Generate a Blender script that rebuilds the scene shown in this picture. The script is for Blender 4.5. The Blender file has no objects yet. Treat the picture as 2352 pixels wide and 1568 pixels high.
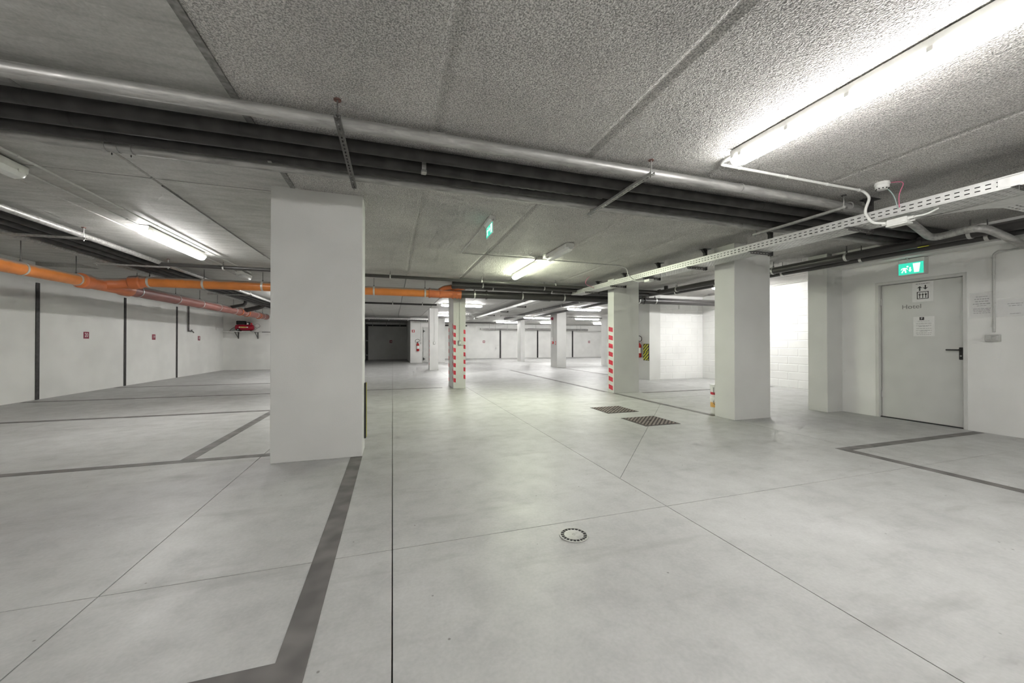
import bpy, bmesh, math, random
from mathutils import Vector, Matrix
random.seed(7)
R = math.radians
S = bpy.context.scene

# ---------------------------------------------------------------- camera, world, exposure
cd = bpy.data.cameras.new('camera')
cd.sensor_width = 36.0
cd.lens = 860.0 / 2352.0 * 36.0
cd.clip_start = 0.02
cam = bpy.data.objects.new('camera', cd)
S.collection.objects.link(cam)
cam.location = (0, 0, 1.12)
cam.rotation_euler = (R(90.30), 0, R(-17.68))
S.camera = cam
w = bpy.data.worlds.new('world')
S.world = w
w.use_nodes = True
w.node_tree.nodes['Background'].inputs[0].default_value = (0.5, 0.5, 0.48, 1)
w.node_tree.nodes['Background'].inputs[1].default_value = 0.05
S.view_settings.view_transform = 'Standard'
S.view_settings.look = 'None'
S.view_settings.gamma = 1.0
S.view_settings.use_curve_mapping = False
S.view_settings.exposure = 2.20
LAMP = 17.0            # radiance of a lit fluorescent diffuser
S.cycles.use_denoising = True
S.cycles.use_adaptive_sampling = True
S.cycles.adaptive_threshold = 0.08
S.cycles.adaptive_min_samples = 12
S.cycles.max_bounces = 7
S.cycles.diffuse_bounces = 5
S.cycles.glossy_bounces = 3
S.cycles.transparent_max_bounces = 4
S.cycles.caustics_reflective = False
S.cycles.caustics_refractive = False
S.cycles.sample_clamp_indirect = 5.0

H = 2.585              # underside of the ceiling planks
COL = S.collection
ORG = {}

# ---------------------------------------------------------------- materials
def lin(c):
    return tuple(((v / 255) / 12.92 if v / 255 <= 0.04045 else ((v / 255 + 0.055) / 1.055) ** 2.4) for v in c) + (1,)

def nodes(name):
    m = bpy.data.materials.new(name)
    m.use_nodes = True
    nt = m.node_tree
    return m, nt, nt.nodes['Principled BSDF']

def N(nt, t, **kw):
    n = nt.nodes.new(t)
    for k, v in kw.items():
        if k.startswith('i_'):
            n.inputs[k[2:].replace('_', ' ')].default_value = v
        else:
            setattr(n, k, v)
    return n

def ramp(nt, fac, stops):
    r = N(nt, 'ShaderNodeValToRGB')
    el = r.color_ramp.elements
    el[0].position, el[0].color = stops[0]
    el[1].position, el[1].color = stops[-1]
    for p, c in stops[1:-1]:
        e = el.new(p); e.color = c
    nt.links.new(fac, r.inputs[0])
    return r.outputs[0]

def noise(nt, scale, detail=4, rough=0.55, vec=None, dist=0.0):
    n = N(nt, 'ShaderNodeTexNoise')
    n.inputs['Scale'].default_value = scale
    n.inputs['Detail'].default_value = detail
    n.inputs['Roughness'].default_value = rough
    n.inputs['Distortion'].default_value = dist
    if vec is not None:
        nt.links.new(vec, n.inputs['Vector'])
    return n.outputs['Fac']

def mapping(nt, vec, scale):
    mp = N(nt, 'ShaderNodeMapping')
    mp.inputs['Scale'].default_value = scale
    nt.links.new(vec, mp.inputs['Vector'])
    return mp.outputs[0]

def mixc(nt, fac, a, b, mode='MIX'):
    m = N(nt, 'ShaderNodeMix', data_type='RGBA', blend_type=mode)
    L = nt.links.new
    if hasattr(fac, 'default_value') or hasattr(fac, 'links'):
        L(fac, m.inputs[0])
    else:
        m.inputs[0].default_value = fac
    for v, i in ((a, 6), (b, 7)):
        if isinstance(v, tuple):
            m.inputs[i].default_value = v
        else:
            L(v, m.inputs[i])
    return m.outputs[2]

def bump(nt, h, strength, dist, bsdf):
    b = N(nt, 'ShaderNodeBump')
    b.inputs['Strength'].default_value = strength
    b.inputs['Distance'].default_value = dist
    nt.links.new(h, b.inputs['Height'])
    nt.links.new(b.outputs[0], bsdf.inputs['Normal'])

def g(v):
    return (v, v, v, 1)

def plain(name, c, rough=0.5, metal=0.0, var=0.06, scale=30, spec=0.5, bmp=0.0):
    m, nt, b = nodes(name)
    pos = N(nt, 'ShaderNodeNewGeometry').outputs['Position']
    c = c if len(c) == 4 else c + (1,)
    d = tuple(max(0, x * (1 - var)) for x in c[:3]) + (1,)
    e = tuple(min(1, x * (1 + var)) for x in c[:3]) + (1,)
    f = noise(nt, scale, 1, 0.6, pos)
    nt.links.new(ramp(nt, f, [(0.35, d), (0.65, e)]), b.inputs['Base Color'])
    b.inputs['Roughness'].default_value = rough
    b.inputs['Metallic'].default_value = metal
    b.inputs['Specular IOR Level'].default_value = spec
    if bmp:
        bump(nt, f, 0.5, bmp, b)
    return m

def mat_floor():
    m, nt, b = nodes('trowelled_concrete')
    pos = N(nt, 'ShaderNodeNewGeometry').outputs['Position']
    big = noise(nt, 0.9, 4, 0.62, pos)
    med = noise(nt, 4.5, 4, 0.68, pos)
    fine = noise(nt, 60, 1, 0.6, pos)
    c1 = ramp(nt, big, [(0.30, (0.398, 0.398, 0.390, 1)), (0.5, (0.443, 0.444, 0.436, 1)), (0.70, (0.488, 0.489, 0.482, 1))])
    c2 = ramp(nt, med, [(0.32, g(0.88)), (0.5, g(0.98)), (0.72, g(1.05))])
    c3 = ramp(nt, fine, [(0.3, g(0.95)), (0.7, g(1.03))])
    c = mixc(nt, 1.0, c1, c2, 'MULTIPLY')
    c = mixc(nt, 1.0, c, c3, 'MULTIPLY')
    # tyre scuffs running roughly along the aisle, and small dark specks
    sc = noise(nt, 1.0, 4, 0.7, mapping(nt, pos, (0.7, 3.2, 1)))
    c = mixc(nt, ramp(nt, sc, [(0.56, g(0)), (0.72, g(0.50))]), c, (0.26, 0.255, 0.24, 1))
    v = N(nt, 'ShaderNodeTexVoronoi'); v.inputs['Scale'].default_value = 6.5
    nt.links.new(pos, v.inputs['Vector'])
    c = mixc(nt, ramp(nt, v.outputs['Distance'], [(0.022, g(0.8)), (0.045, g(0))]), c, (0.15, 0.14, 0.125, 1))
    nt.links.new(c, b.inputs['Base Color'])
    nt.links.new(ramp(nt, med, [(0.3, g(0.52)), (0.7, g(0.40))]), b.inputs['Roughness'])
    b.inputs['Specular IOR Level'].default_value = 0.45
    bump(nt, fine, 0.08, 0.002, b)
    return m

def mat_rough():
    m, nt, b = nodes('roughcast_ceiling')
    pos = N(nt, 'ShaderNodeNewGeometry').outputs['Position']
    a = noise(nt, 120, 1, 0.6, pos)
    k = noise(nt, 52, 1, 0.6, pos)
    h = N(nt, 'ShaderNodeMath', operation='ADD')
    nt.links.new(a, h.inputs[0]); nt.links.new(k, h.inputs[1])
    big = noise(nt, 1.4, 2, 0.6, pos)
    c = ramp(nt, big, [(0.35, (0.47, 0.46, 0.44, 1)), (0.65, (0.57, 0.555, 0.53, 1))])
    sp = ramp(nt, a, [(0.36, g(0.62)), (0.50, g(0.97)), (0.66, g(1.32))])
    c = mixc(nt, 1.0, c, sp, 'MULTIPLY')
    nt.links.new(c, b.inputs['Base Color'])
    b.inputs['Roughness'].default_value = 0.8
    b.inputs['Specular IOR Level'].default_value = 0.3
    bump(nt, h.outputs[0], 0.95, 0.011, b)
    return m

def mat_smooth():
    m, nt, b = nodes('fair_faced_concrete')
    pos = N(nt, 'ShaderNodeNewGeometry').outputs['Position']
    st = noise(nt, 2.4, 4, 0.7, mapping(nt, pos, (1.0, 5.0, 1.0)))
    fn = noise(nt, 55, 1, 0.65, pos)
    c = ramp(nt, st, [(0.32, (0.36, 0.355, 0.335, 1)), (0.5, (0.45, 0.445, 0.425, 1)), (0.7, (0.52, 0.515, 0.495, 1))])
    c = mixc(nt, 1.0, c, ramp(nt, fn, [(0.3, g(0.90)), (0.7, g(1.06))]), 'MULTIPLY')
    nt.links.new(c, b.inputs['Base Color'])
    b.inputs['Roughness'].default_value = 0.62
    bump(nt, fn, 0.25, 0.004, b)
    return m

def mat_wall(name, c, boards=True):
    m, nt, b = nodes(name)
    pos = N(nt, 'ShaderNodeNewGeometry').outputs['Position']
    big = noise(nt, 1.1, 2, 0.6, pos)
    fn = noise(nt, 90, 0, 0.6, pos)
    lo = tuple(x * 0.93 for x in c) + (1,); hi = tuple(min(1, x * 1.03) for x in c) + (1,)
    col = ramp(nt, big, [(0.35, lo), (0.65, hi)])
    # scuffs and grime low on the wall: marks with a shape of their own
    mk = noise(nt, 6.0, 4, 0.75, pos)
    col = mixc(nt, ramp(nt, mk, [(0.70, g(0)), (0.80, g(0.22))]), col, (0.33, 0.32, 0.30, 1))
    nt.links.new(col, b.inputs['Base Color'])
    b.inputs['Roughness'].default_value = 0.62
    b.inputs['Specular IOR Level'].default_value = 0.35
    bump(nt, fn, 0.12, 0.003, b)
    return m

def mat_galv():
    m, nt, b = nodes('galvanised_cladding')
    pos = N(nt, 'ShaderNodeNewGeometry').outputs['Position']
    st = noise(nt, 5, 6, 0.7, mapping(nt, pos, (0.8, 6, 6)), 0.4)
    c = ramp(nt, st, [(0.3, (0.24, 0.235, 0.225, 1)), (0.55, (0.42, 0.415, 0.40, 1)), (0.72, (0.52, 0.515, 0.50, 1))])
    nt.links.new(c, b.inputs['Base Color'])
    b.inputs['Metallic'].default_value = 0.45
    nt.links.new(ramp(nt, st, [(0.3, g(0.55)), (0.7, g(0.36))]), b.inputs['Roughness'])
    return m

def mat_dusty(name, c, rough=0.35, dust=(0.30, 0.285, 0.265)):
    """plastic pipe with grey dust settled on its upward side"""
    m, nt, b = nodes(name)
    geo = N(nt, 'ShaderNodeNewGeometry')
    sep = N(nt, 'ShaderNodeSeparateXYZ')
    nt.links.new(geo.outputs['Normal'], sep.inputs[0])
    ns = noise(nt, 9, 5, 0.7, geo.outputs['Position'])
    ad = N(nt, 'ShaderNodeMath', operation='MULTIPLY_ADD')
    nt.links.new(ns, ad.inputs[0]); ad.inputs[1].default_value = 0.5
    nt.links.new(sep.outputs[2], ad.inputs[2])
    f = ramp(nt, ad.outputs[0], [(0.62, g(0)), (0.95, g(0.9))])
    lo = tuple(x * 0.88 for x in c) + (1,); hi = tuple(min(1, x * 1.08) for x in c) + (1,)
    base = ramp(nt, noise(nt, 3, 4, 0.6, geo.outputs['Position']), [(0.35, lo), (0.65, hi)])
    nt.links.new(mixc(nt, f, base, dust + (1,)), b.inputs['Base Color'])
    nt.links.new(ramp(nt, f, [(0.0, g(rough)), (1.0, g(0.85))]), b.inputs['Roughness'])
    return m

def mat_emit(name, c, strength, base=(0.8, 0.8, 0.8)):
    m, nt, b = nodes(name)
    b.inputs['Base Color'].default_value = base + (1,)
    b.inputs['Roughness'].default_value = 0.35
    b.inputs['Emission Color'].default_value = c + (1,)
    b.inputs['Emission Strength'].default_value = strength
    return m

def mat_check(name):
    m, nt, b = nodes(name)
    pos = N(nt, 'ShaderNodeNewGeometry').outputs['Position']
    f = noise(nt, 25, 5, 0.7, pos)
    nt.links.new(ramp(nt, f, [(0.3, (0.15, 0.12, 0.105, 1)), (0.7, (0.30, 0.255, 0.23, 1))]), b.inputs['Base Color'])
    b.inputs['Roughness'].default_value = 0.6
    b.inputs['Metallic'].default_value = 0.35
    return m

M = dict(
    floor=mat_floor(), rough=mat_rough(), smooth=mat_smooth(),
    wall=mat_wall('wall_paint', (0.80, 0.80, 0.775)), column=mat_wall('column_paint', (0.63, 0.63, 0.61)),
    block=mat_wall('block_paint', (0.80, 0.80, 0.785)),
    mortar=plain('dark_mortar', (0.24, 0.235, 0.225), 0.85, 0, 0.25, 30, bmp=0.004),
    joint=plain('joint_sealant', (0.17, 0.165, 0.155), 0.8),
    line=plain('worn_grey_line_paint', (0.135, 0.127, 0.122), 0.55, var=0.28, scale=7),
    strip=plain('black_strip', (0.035, 0.033, 0.032), 0.6, var=0.3, scale=12),
    galv=mat_galv(), steel=plain('zinc_steel', (0.42, 0.42, 0.40), 0.42, 0.55, 0.12, 40),
    darksteel=plain('dull_steel', (0.13, 0.125, 0.12), 0.5, 0.5, 0.15, 30),
    bracket=plain('black_bracket_steel', (0.045, 0.043, 0.042), 0.5, 0.3, 0.2, 30),
    tray=plain('galvanised_tray', (0.60, 0.60, 0.585), 0.42, 0.35, 0.06, 20),
    foam=plain('black_pipe_insulation', (0.030, 0.028, 0.027), 0.62, 0.0, 0.35, 8, bmp=0.002),
    pvc=mat_dusty('black_drain_pipe', (0.040, 0.037, 0.036), 0.35, (0.13, 0.125, 0.12)),
    orange=mat_dusty('orange_drain_pipe', (0.62, 0.205, 0.045), 0.33),
    mauve=mat_dusty('dark_red_drain_pipe', (0.25, 0.082, 0.064), 0.45),  # darker and redder than the orange length
    red=mat_dusty('orange_drain_fitting', (0.56, 0.16, 0.055), 0.38),
    clamp=plain('zinc_clamp', (0.58, 0.58, 0.555), 0.38, 0.4, 0.08, 60),
    rubber=plain('black_rubber', (0.02, 0.019, 0.018), 0.6),
    conduit=plain('grey_conduit', (0.50, 0.50, 0.48), 0.45, 0, 0.05),
    whiteplastic=plain('white_plastic', (0.72, 0.72, 0.69), 0.4, 0, 0.03),
    greyplastic=plain('grey_plastic', (0.45, 0.45, 0.43), 0.45, 0, 0.04),
    lamp_body=plain('lamp_housing', (0.66, 0.66, 0.63), 0.4, 0, 0.03),
    lens_off=plain('unlit_diffuser', (0.72, 0.73, 0.71), 0.25, 0, 0.03),
    lit=mat_emit('lit_diffuser', (1.0, 0.985, 0.965), LAMP),
    lit_green=mat_emit('lit_diffuser_greenish', (0.93, 1.0, 0.755), LAMP * 1.6), lit_boosted=mat_emit('lit_diffuser_boosted', (1.0, 0.988, 0.972), LAMP * 1.45),  # far and bay lamps made stronger to brighten the walls behind them
    redtape=plain('red_tape', (0.55, 0.028, 0.055), 0.4, 0, 0.1, 20),
    redpaint=plain('red_paint', (0.50, 0.02, 0.02), 0.3, 0, 0.06),
    crimson=plain('compressor_red', (0.36, 0.010, 0.030), 0.3, 0, 0.06),
    maroon=plain('maroon_plate', (0.26, 0.012, 0.045), 0.45, 0, 0.05),
    white=plain('white_print', (0.82, 0.82, 0.80), 0.5, 0, 0.02),
    paper=plain('white_paper', (0.74, 0.74, 0.72), 0.35, 0, 0.02),
    ink=plain('black_ink', (0.025, 0.023, 0.022), 0.4, 0, 0.05),
    greyink=plain('grey_ink', (0.22, 0.215, 0.205), 0.5, 0, 0.05),
    greenlit=mat_emit('exit_green', (0.03, 0.50, 0.34), 0.30, (0.02, 0.40, 0.27)),
    whitelit=mat_emit('exit_white', (0.92, 1.0, 0.97), 0.26),
    door=plain('door_paint', (0.60, 0.605, 0.58), 0.45, 0, 0.03, 3),
    doorframe=plain('door_frame_paint', (0.62, 0.62, 0.595), 0.45, 0, 0.03, 5),
    grate=mat_check('chequer_plate'), hole=plain('hole_shade', (0.012, 0.012, 0.012), 0.9),  # hole: black colour in place of the shade inside openings
    grate_gap=plain('dark_cover_plate', (0.055, 0.045, 0.040), 0.8, 0, 0.3, 30),  # plate darker than its ribs, to set them apart
    drainsteel=plain('worn_drain_cover', (0.44, 0.44, 0.42), 0.45, 0.2, 0.08, 40),
    yellow=plain('hazard_yellow', (0.62, 0.62, 0.03), 0.5, 0, 0.05),
    pink=plain('pink_wire', (0.62, 0.16, 0.27), 0.45), teal=plain('grey_green_wire', (0.34, 0.42, 0.40), 0.45),
    bucket=plain('white_bucket', (0.78, 0.78, 0.77), 0.4, 0, 0.03),
    ochre=plain('orange_label', (0.70, 0.40, 0.12), 0.5), rust=plain('rust_stain', (0.16, 0.085, 0.07), 0.8, 0, 0.3, 40),
)
for k in ('floor', 'rough', 'smooth'):
    M[k].use_fake_user = False

# ---------------------------------------------------------------- mesh helpers
class MB:
    def __init__(self): self.v, self.f = [], []
    def face(self, pts):
        i = len(self.v); self.v += [tuple(p) for p in pts]; self.f.append(tuple(range(i, i + len(pts)))); return self
    def box(self, x0, x1, y0, y1, z0, z1):
        i = len(self.v)
        self.v += [(x, y, z) for z in (z0, z1) for y in (y0, y1) for x in (x0, x1)]
        self.f += [tuple(i + k for k in q) for q in ((0, 2, 3, 1), (4, 5, 7, 6), (0, 1, 5, 4), (2, 6, 7, 3), (0, 4, 6, 2), (1, 3, 7, 5))]
        return self
    def prism(self, poly, axis, a, b):
        """extrude a 2-D polygon along axis ('x','y','z') from a to b"""
        def P(u, v, w):
            return {'x': (w, u, v), 'y': (u, w, v), 'z': (u, v, w)}[axis]
        i = len(self.v); n = len(poly)
        self.v += [P(u, v, a) for u, v in poly] + [P(u, v, b) for u, v in poly]
        self.f += [tuple(i + k for k in range(n)), tuple(i + n + k for k in reversed(range(n)))]
        self.f += [(i + k, i + n + k, i + n + (k + 1) % n, i + (k + 1) % n) for k in range(n)]
        return self
    def sweep(self, pts, r, n=14, caps=True):
        pts = [Vector(p) for p in pts]
        rs = r if isinstance(r, (list, tuple)) else [r] * len(pts)
        i0 = len(self.v)
        t = (pts[1] - pts[0]).normalized()
        u = t.orthogonal().normalized()
        for k, p in enumerate(pts):
            a = (pts[k] - pts[k - 1]).normalized() if k else t
            b = (pts[k + 1] - pts[k]).normalized() if k < len(pts) - 1 else a
            tt = (a + b).normalized()
            u = (u - tt * u.dot(tt)).normalized()
            vv = tt.cross(u)
            sc = 1.0 / max(0.5, a.dot(tt))
            for j in range(n):
                ang = 2 * math.pi * j / n
                self.v.append(tuple(p + (u * math.cos(ang) + vv * math.sin(ang)) * rs[k] * (sc if 0 < k < len(pts) - 1 else 1)))
        for k in range(len(pts) - 1):
            for j in range(n):
                a = i0 + k * n + j; b = i0 + k * n + (j + 1) % n
                self.f.append((a, b, b + n, a + n))
        if caps:
            self.f.append(tuple(i0 + j for j in reversed(range(n))))
            e = i0 + (len(pts) - 1) * n
            self.f.append(tuple(e + j for j in range(n)))
        return self
    def cyl(self, p0, p1, r, n=14, r1=None):
        return self.sweep([p0, p1], [r, r1 if r1 is not None else r], n)
    def ring(self, c, axis, r0, r1, wd, n=20, a0=0, a1=360):
        """flat band: annulus between radii r0,r1, width wd along axis vector"""
        c = Vector(c); ax = Vector(axis).normalized()
        u = ax.orthogonal().normalized() if abs(ax.z) > 0.9 else Vector((0, 0, 1)).cross(ax).normalized()
        v = ax.cross(u)
        i = len(self.v); full = (a1 - a0) >= 360
        m = n if full else n + 1
        for k in range(m):
            an = R(a0 + (a1 - a0) * k / n)
            d = u * math.cos(an) + v * math.sin(an)
            for rr, s in ((r0, -.5), (r1, -.5), (r1, .5), (r0, .5)):
                self.v.append(tuple(c + d * rr + ax * wd * s))
        for k in range(n):
            a = i + 4 * k; b = i + 4 * ((k + 1) % m)
            for q in range(4):
                self.f.append((a + q, a + (q + 1) % 4, b + (q + 1) % 4, b + q))
        if not full:
            self.f.append((i, i + 3, i + 2, i + 1)); e = i + 4 * n; self.f.append((e, e + 1, e + 2, e + 3))
        return self
    def lathe(self, prof, c, axis='z', n=24):
        """profile of (radius, height) pairs"""
        i = len(self.v); cx, cy, cz = c
        for r, hh in prof:
            for j in range(n):
                a = 2 * math.pi * j / n; p, q = r * math.cos(a), r * math.sin(a)
                self.v.append({'z': (cx + p, cy + q, cz + hh), 'x': (cx + hh, cy + p, cz + q), 'y': (cx + q, cy + hh, cz + p)}[axis])
        for k in range(len(prof) - 1):
            for j in range(n):
                a = i + k * n + j; b = i + k * n + (j + 1) % n
                self.f.append((a, b, b + n, a + n))
        self.f.append(tuple(i + j for j in reversed(range(n))))
        e = i + (len(prof) - 1) * n
        self.f.append(tuple(e + j for j in range(n)))
        return self
    def perf(self, O, U, V, L, W, pitch, slot, rows):
        """perforated sheet: slots of given length in rows [(v0,v1),...]"""
        O, U, V = Vector(O), Vector(U), Vector(V)
        us = [0.0]; k = 0
        while (k + 1) * pitch <= L:
            us += [k * pitch + (pitch - slot) / 2, k * pitch + (pitch + slot) / 2]; k += 1
        us.append(L)
        vs = [0.0]
        for a, b in rows: vs += [a, b]
        vs.append(W)
        i0 = len(self.v); nv = len(vs)
        for uu in us:
            for q in vs: self.v.append(tuple(O + U * uu + V * q))
        for a in range(len(us) - 1):
            for b in range(nv - 1):
                if a % 2 == 1 and b % 2 == 1: continue
                p = i0 + a * nv + b
                self.f.append((p, p + nv, p + nv + 1, p + 1))
        return self

def org(o):
    return ORG.get(o, Vector((0, 0, 0)))

def mesh_obj(name, mb, mat, parent=None, loc=None, smooth=False, bev=0.0, solid=0.0, segs=1):
    o0 = org(parent) if parent is not None else Vector(loc if loc is not None else (0, 0, 0))
    me = bpy.data.meshes.new(name)
    me.from_pydata([tuple(Vector(p) - o0) for p in mb.v], [], mb.f)
    me.materials.append(M[mat] if isinstance(mat, str) else mat)
    me.validate(); me.update()
    if smooth:
        me.shade_smooth(); me.set_sharp_from_angle(angle=R(40))
    o = bpy.data.objects.new(name, me)
    COL.objects.link(o)
    if parent is not None: o.parent = parent
    else: o.location = o0
    ORG[o] = o0
    if bev:
        md = o.modifiers.new('bevel', 'BEVEL'); md.width = bev; md.segments = segs; md.limit_method = 'ANGLE'
    if solid:
        md = o.modifiers.new('thickness', 'SOLIDIFY'); md.thickness = solid; md.offset = 0
    return o

def part(name, mb, mat, parent, **kw): return mesh_obj(name, mb, mat, parent, **kw)

def tag(o, label, cat, group=None):
    o['label'] = label; o['category'] = cat
    if group: o['group'] = group
    return o

def thing(name, loc, label, cat, group=None):
    o = bpy.data.objects.new(name, None)
    COL.objects.link(o); o.location = loc; o.empty_display_size = 0.1
    ORG[o] = Vector(loc)
    return tag(o, label, cat, group)

def struct(name, mb, mat, **kw):
    o = mesh_obj(name, mb, mat, **kw); o['kind'] = 'structure'; return o

def bend(pts, rad, k=6):
    """round the corners of a polyline"""
    P = [Vector(p) for p in pts]; out = [P[0]]
    for i in range(1, len(P) - 1):
        a = (P[i - 1] - P[i]); b = (P[i + 1] - P[i])
        d = min(rad, a.length * 0.49, b.length * 0.49)
        s, e = P[i] + a.normalized() * d, P[i] + b.normalized() * d
        for j in range(k + 1):
            t = j / k
            out.append(s * (1 - t) ** 2 + P[i] * 2 * t * (1 - t) + e * t * t)
    out.append(P[-1])
    return out

def text(name, s, size, at, ux, uy, mat, parent, depth=0.0006, squash=1.0):
    cu = bpy.data.curves.new(name, 'FONT')
    cu.body = s; cu.size = size; cu.align_x = 'CENTER'; cu.align_y = 'CENTER'; cu.extrude = depth
    ob = bpy.data.objects.new(name, cu); COL.objects.link(ob)
    dg = bpy.context.evaluated_depsgraph_get(); dg.update()
    me = bpy.data.meshes.new_from_object(ob.evaluated_get(dg))
    bpy.data.objects.remove(ob); bpy.data.curves.remove(cu)
    ux, uy = Vector(ux), Vector(uy); n = ux.cross(uy)
    o0 = org(parent)
    for v in me.vertices:
        c = v.co.copy()
        v.co = Vector(at) - o0 + ux * c.x * squash + uy * c.y + n * c.z
    bm = bmesh.new(); bm.from_mesh(me); bpy.data.meshes.remove(me)
    bmesh.ops.remove_doubles(bm, verts=bm.verts, dist=1e-5)
    bm.verts.ensure_lookup_table(); seen = set(); isl = []
    for v in bm.verts:                                  # one object for each letter
        if v in seen: continue
        st, cur = [v], []
        while st:
            q = st.pop()
            if q in seen: continue
            seen.add(q); cur.append(q); st += [e.other_vert(q) for e in q.link_edges]
        isl.append(cur)
    for cur in isl:
        ix = {v: k for k, v in enumerate(cur)}
        m2 = bpy.data.meshes.new(name)
        m2.from_pydata([tuple(v.co) for v in cur], [], [[ix[v] for v in f.verts] for f in bm.faces if f.verts[0] in ix])
        m2.materials.append(M[mat]); m2.update()
        o = bpy.data.objects.new(name, m2); COL.objects.link(o); o.parent = parent; ORG[o] = o0
    bm.free()

# ================================================================ THE SETTING
# ---- floor: sub-base with separate power-floated slabs
floor = struct('floor', MB().box(-7.2, 25.4, -4.4, 28.1, -0.30, -0.05), 'joint')
XB = [-6.95, -4.60, -1.24, 0.0, 1.80, 4.75, 7.4, 10.4, 14.0, 18.0, 25.3]
YB = [-4.2, 2.14, 6.4, 10.6, 15.0, 19.5, 23.8, 28.0]
gp = 0.0026
def slab(poly):
    return part('floor_slab', MB().prism(poly, 'z', -0.05, 0.0), 'floor', floor)
for i in range(len(XB) - 1):
    for j in range(len(YB) - 1):
        x0, x1, y0, y1 = XB[i] + gp, XB[i + 1] - gp, YB[j] + gp, YB[j + 1] - gp
        if i == 4 and j == 1:                       # the panel with the diagonal crack-control cut
            a, b = (x0, 2.70), (x1, 5.80)
            slab([(x0, y0), (x1, y0), (x1, b[1] - 0.006), (x0, a[1] - 0.006)])
            slab([(x0, a[1] + 0.0), b, (x1, y1), (x0, y1)])
            continue
        slab([(x0, y0), (x1, y0), (x1, y1), (x0, y1)])

def line(poly):
    return part('painted_line', MB().prism(poly, 'z', -0.001, 0.0022), 'line', floor)
def rect(x0, x1, y0, y1): return [(x0, y0), (x1, y0), (x1, y1), (x0, y1)]
line([(-3.6, 1.40), (-0.283, 1.38), (-0.285, 3.995), (-0.393, 3.995), (-0.39, 1.505), (-3.6, 1.52)])
line(rect(-6.7, -1.09, 4.29, 4.385))
line(rect(-1.935, -1.825, 4.386, 7.15))
line(rect(-6.7, -1.80, 7.151, 7.255))
line(rect(-6.7, 1.2, 9.55, 9.64))
line(rect(-6.7, -2.0, 12.05, 12.15))
line(rect(4.50, 7.05, 2.67, 2.765))
line(rect(4.50, 4.60, -2.5, 2.669))
line(rect(4.70, 4.80, 4.57, 7.32))
line(rect(5.42, 9.4, 7.16, 7.26))
line(rect(7.30, 7.42, 10.9, 15.9))
line(rect(7.76, 12.5, 15.98, 16.10))
line(rect(4.65, 4.75, 7.60, 15.0))

# ---- ceiling: slab above, precast planks below
ceil = struct('ceiling', MB().box(-7.2, 25.4, -4.4, 28.1, 2.74, 2.95), 'smooth')
PX = [-5.54 + 1.165 * k for k in range(12)]          # plank joints, 1.165 m apart
def plank(x0, x1, y0, y1, mat, drop=0.0, ch=0.022):
    z0 = H - drop; gpx = 0.004 if mat == 'smooth' else 0.0006
    a, b = x0 + gpx, x1 - gpx
    prof = [(a, 2.735), (a, z0 + 0.010), (a + ch * 0.35, z0 + 0.008), (a + ch, z0), (b - ch, z0), (b - ch * 0.35, z0 + 0.008), (b, z0 + 0.010), (b, 2.735)]
    return part('ceiling_plank', MB().prism(prof, 'y', y0, y1), mat, ceil)
for k in range(len(PX) - 1):
    x0, x1 = PX[k], PX[k + 1]
    if x1 < -0.8:
        plank(x0, x1, -4.3, 4.143, 'smooth', -0.008, 0.010)
        plank(x0, x1, 4.158, 11.2, 'smooth', -0.008, 0.010)
        plank(x0, x1, 11.21, 19.6, 'smooth', -0.008, 0.010)
        plank(x0, x1, 19.61, 28.0, 'smooth', -0.008, 0.010)
    else:
        plank(x0, x1, -4.3, 8.3, 'rough', 0.0, 0.045)
        plank(x0, x1, 8.31, 17.0, 'smooth', -0.004, 0.012)
        plank(x0, x1, 17.01, 28.0, 'smooth', -0.004, 0.012)
part('mortar_strip', MB().box(-0.925, -0.882, -4.3, 8.3, H + 0.003, H + 0.05), 'mortar', ceil)
x = PX[-1]
for k in range(15):
    x1 = min(25.3, x + 1.165)
    if k < 3: plank(x, x1, 4.4, 10.5, 'rough', -0.04, 0.02)
    plank(x, x1, 10.51, 28.0, 'smooth', 0.0, 0.012)
    x = x1
# raised strip along the left wall with a cross beam closing the recess
part('recess_beam', MB().box(-6.76, -5.56, 9.95, 18.6, 2.66, 2.74), 'smooth', ceil)

# ---- walls
wl = struct('wall_left', MB().box(-7.0, -6.76, -4.2, 18.8, -0.05, 2.76), 'wall')
for y in (5.0, 7.50, 9.955, 12.52, 15.02):
    part('bay_strip', MB().box(-6.762, -6.748, y, y + 0.083, 0.0, 2.33), 'strip', wl)
struct('wall_back_left', MB().box(-6.76, -1.75, 18.6, 18.8, -0.05, 2.76), 'wall')
struct('wall_recess_left', MB().box(-1.95, -1.75, 18.8, 27.9, -0.05, 2.76), 'wall')
wb = struct('wall_back', MB().box(-1.75, 25.2, 27.65, 27.9, -0.05, 2.76), 'wall')
for x in (5.10, 7.87, 10.94, 14.0, 17.1):
    part('bay_strip', MB().box(x - 0.06, x + 0.06, 27.636, 27.652, 0.0, 2.16 if x > 6 else 2.38), 'strip', wb)
wu = struct('wall_utility_room', MB().prism([(0.97, -0.05), (1.62, -0.05), (1.62, 2.09), (2.55, 2.09), (2.55, -0.05), (2.95, -0.05), (2.95, 2.76), (0.97, 2.76)], 'y', 22.3, 22.45), 'wall')
part('wall_core', MB().box(0.97, 2.95, 22.45, 27.6, -0.05, 2.76), 'wall', wu)
struct('wall_front', MB().box(-7.0, 7.4, -4.4, -4.2, -0.05, 2.76), 'wall')
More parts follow.
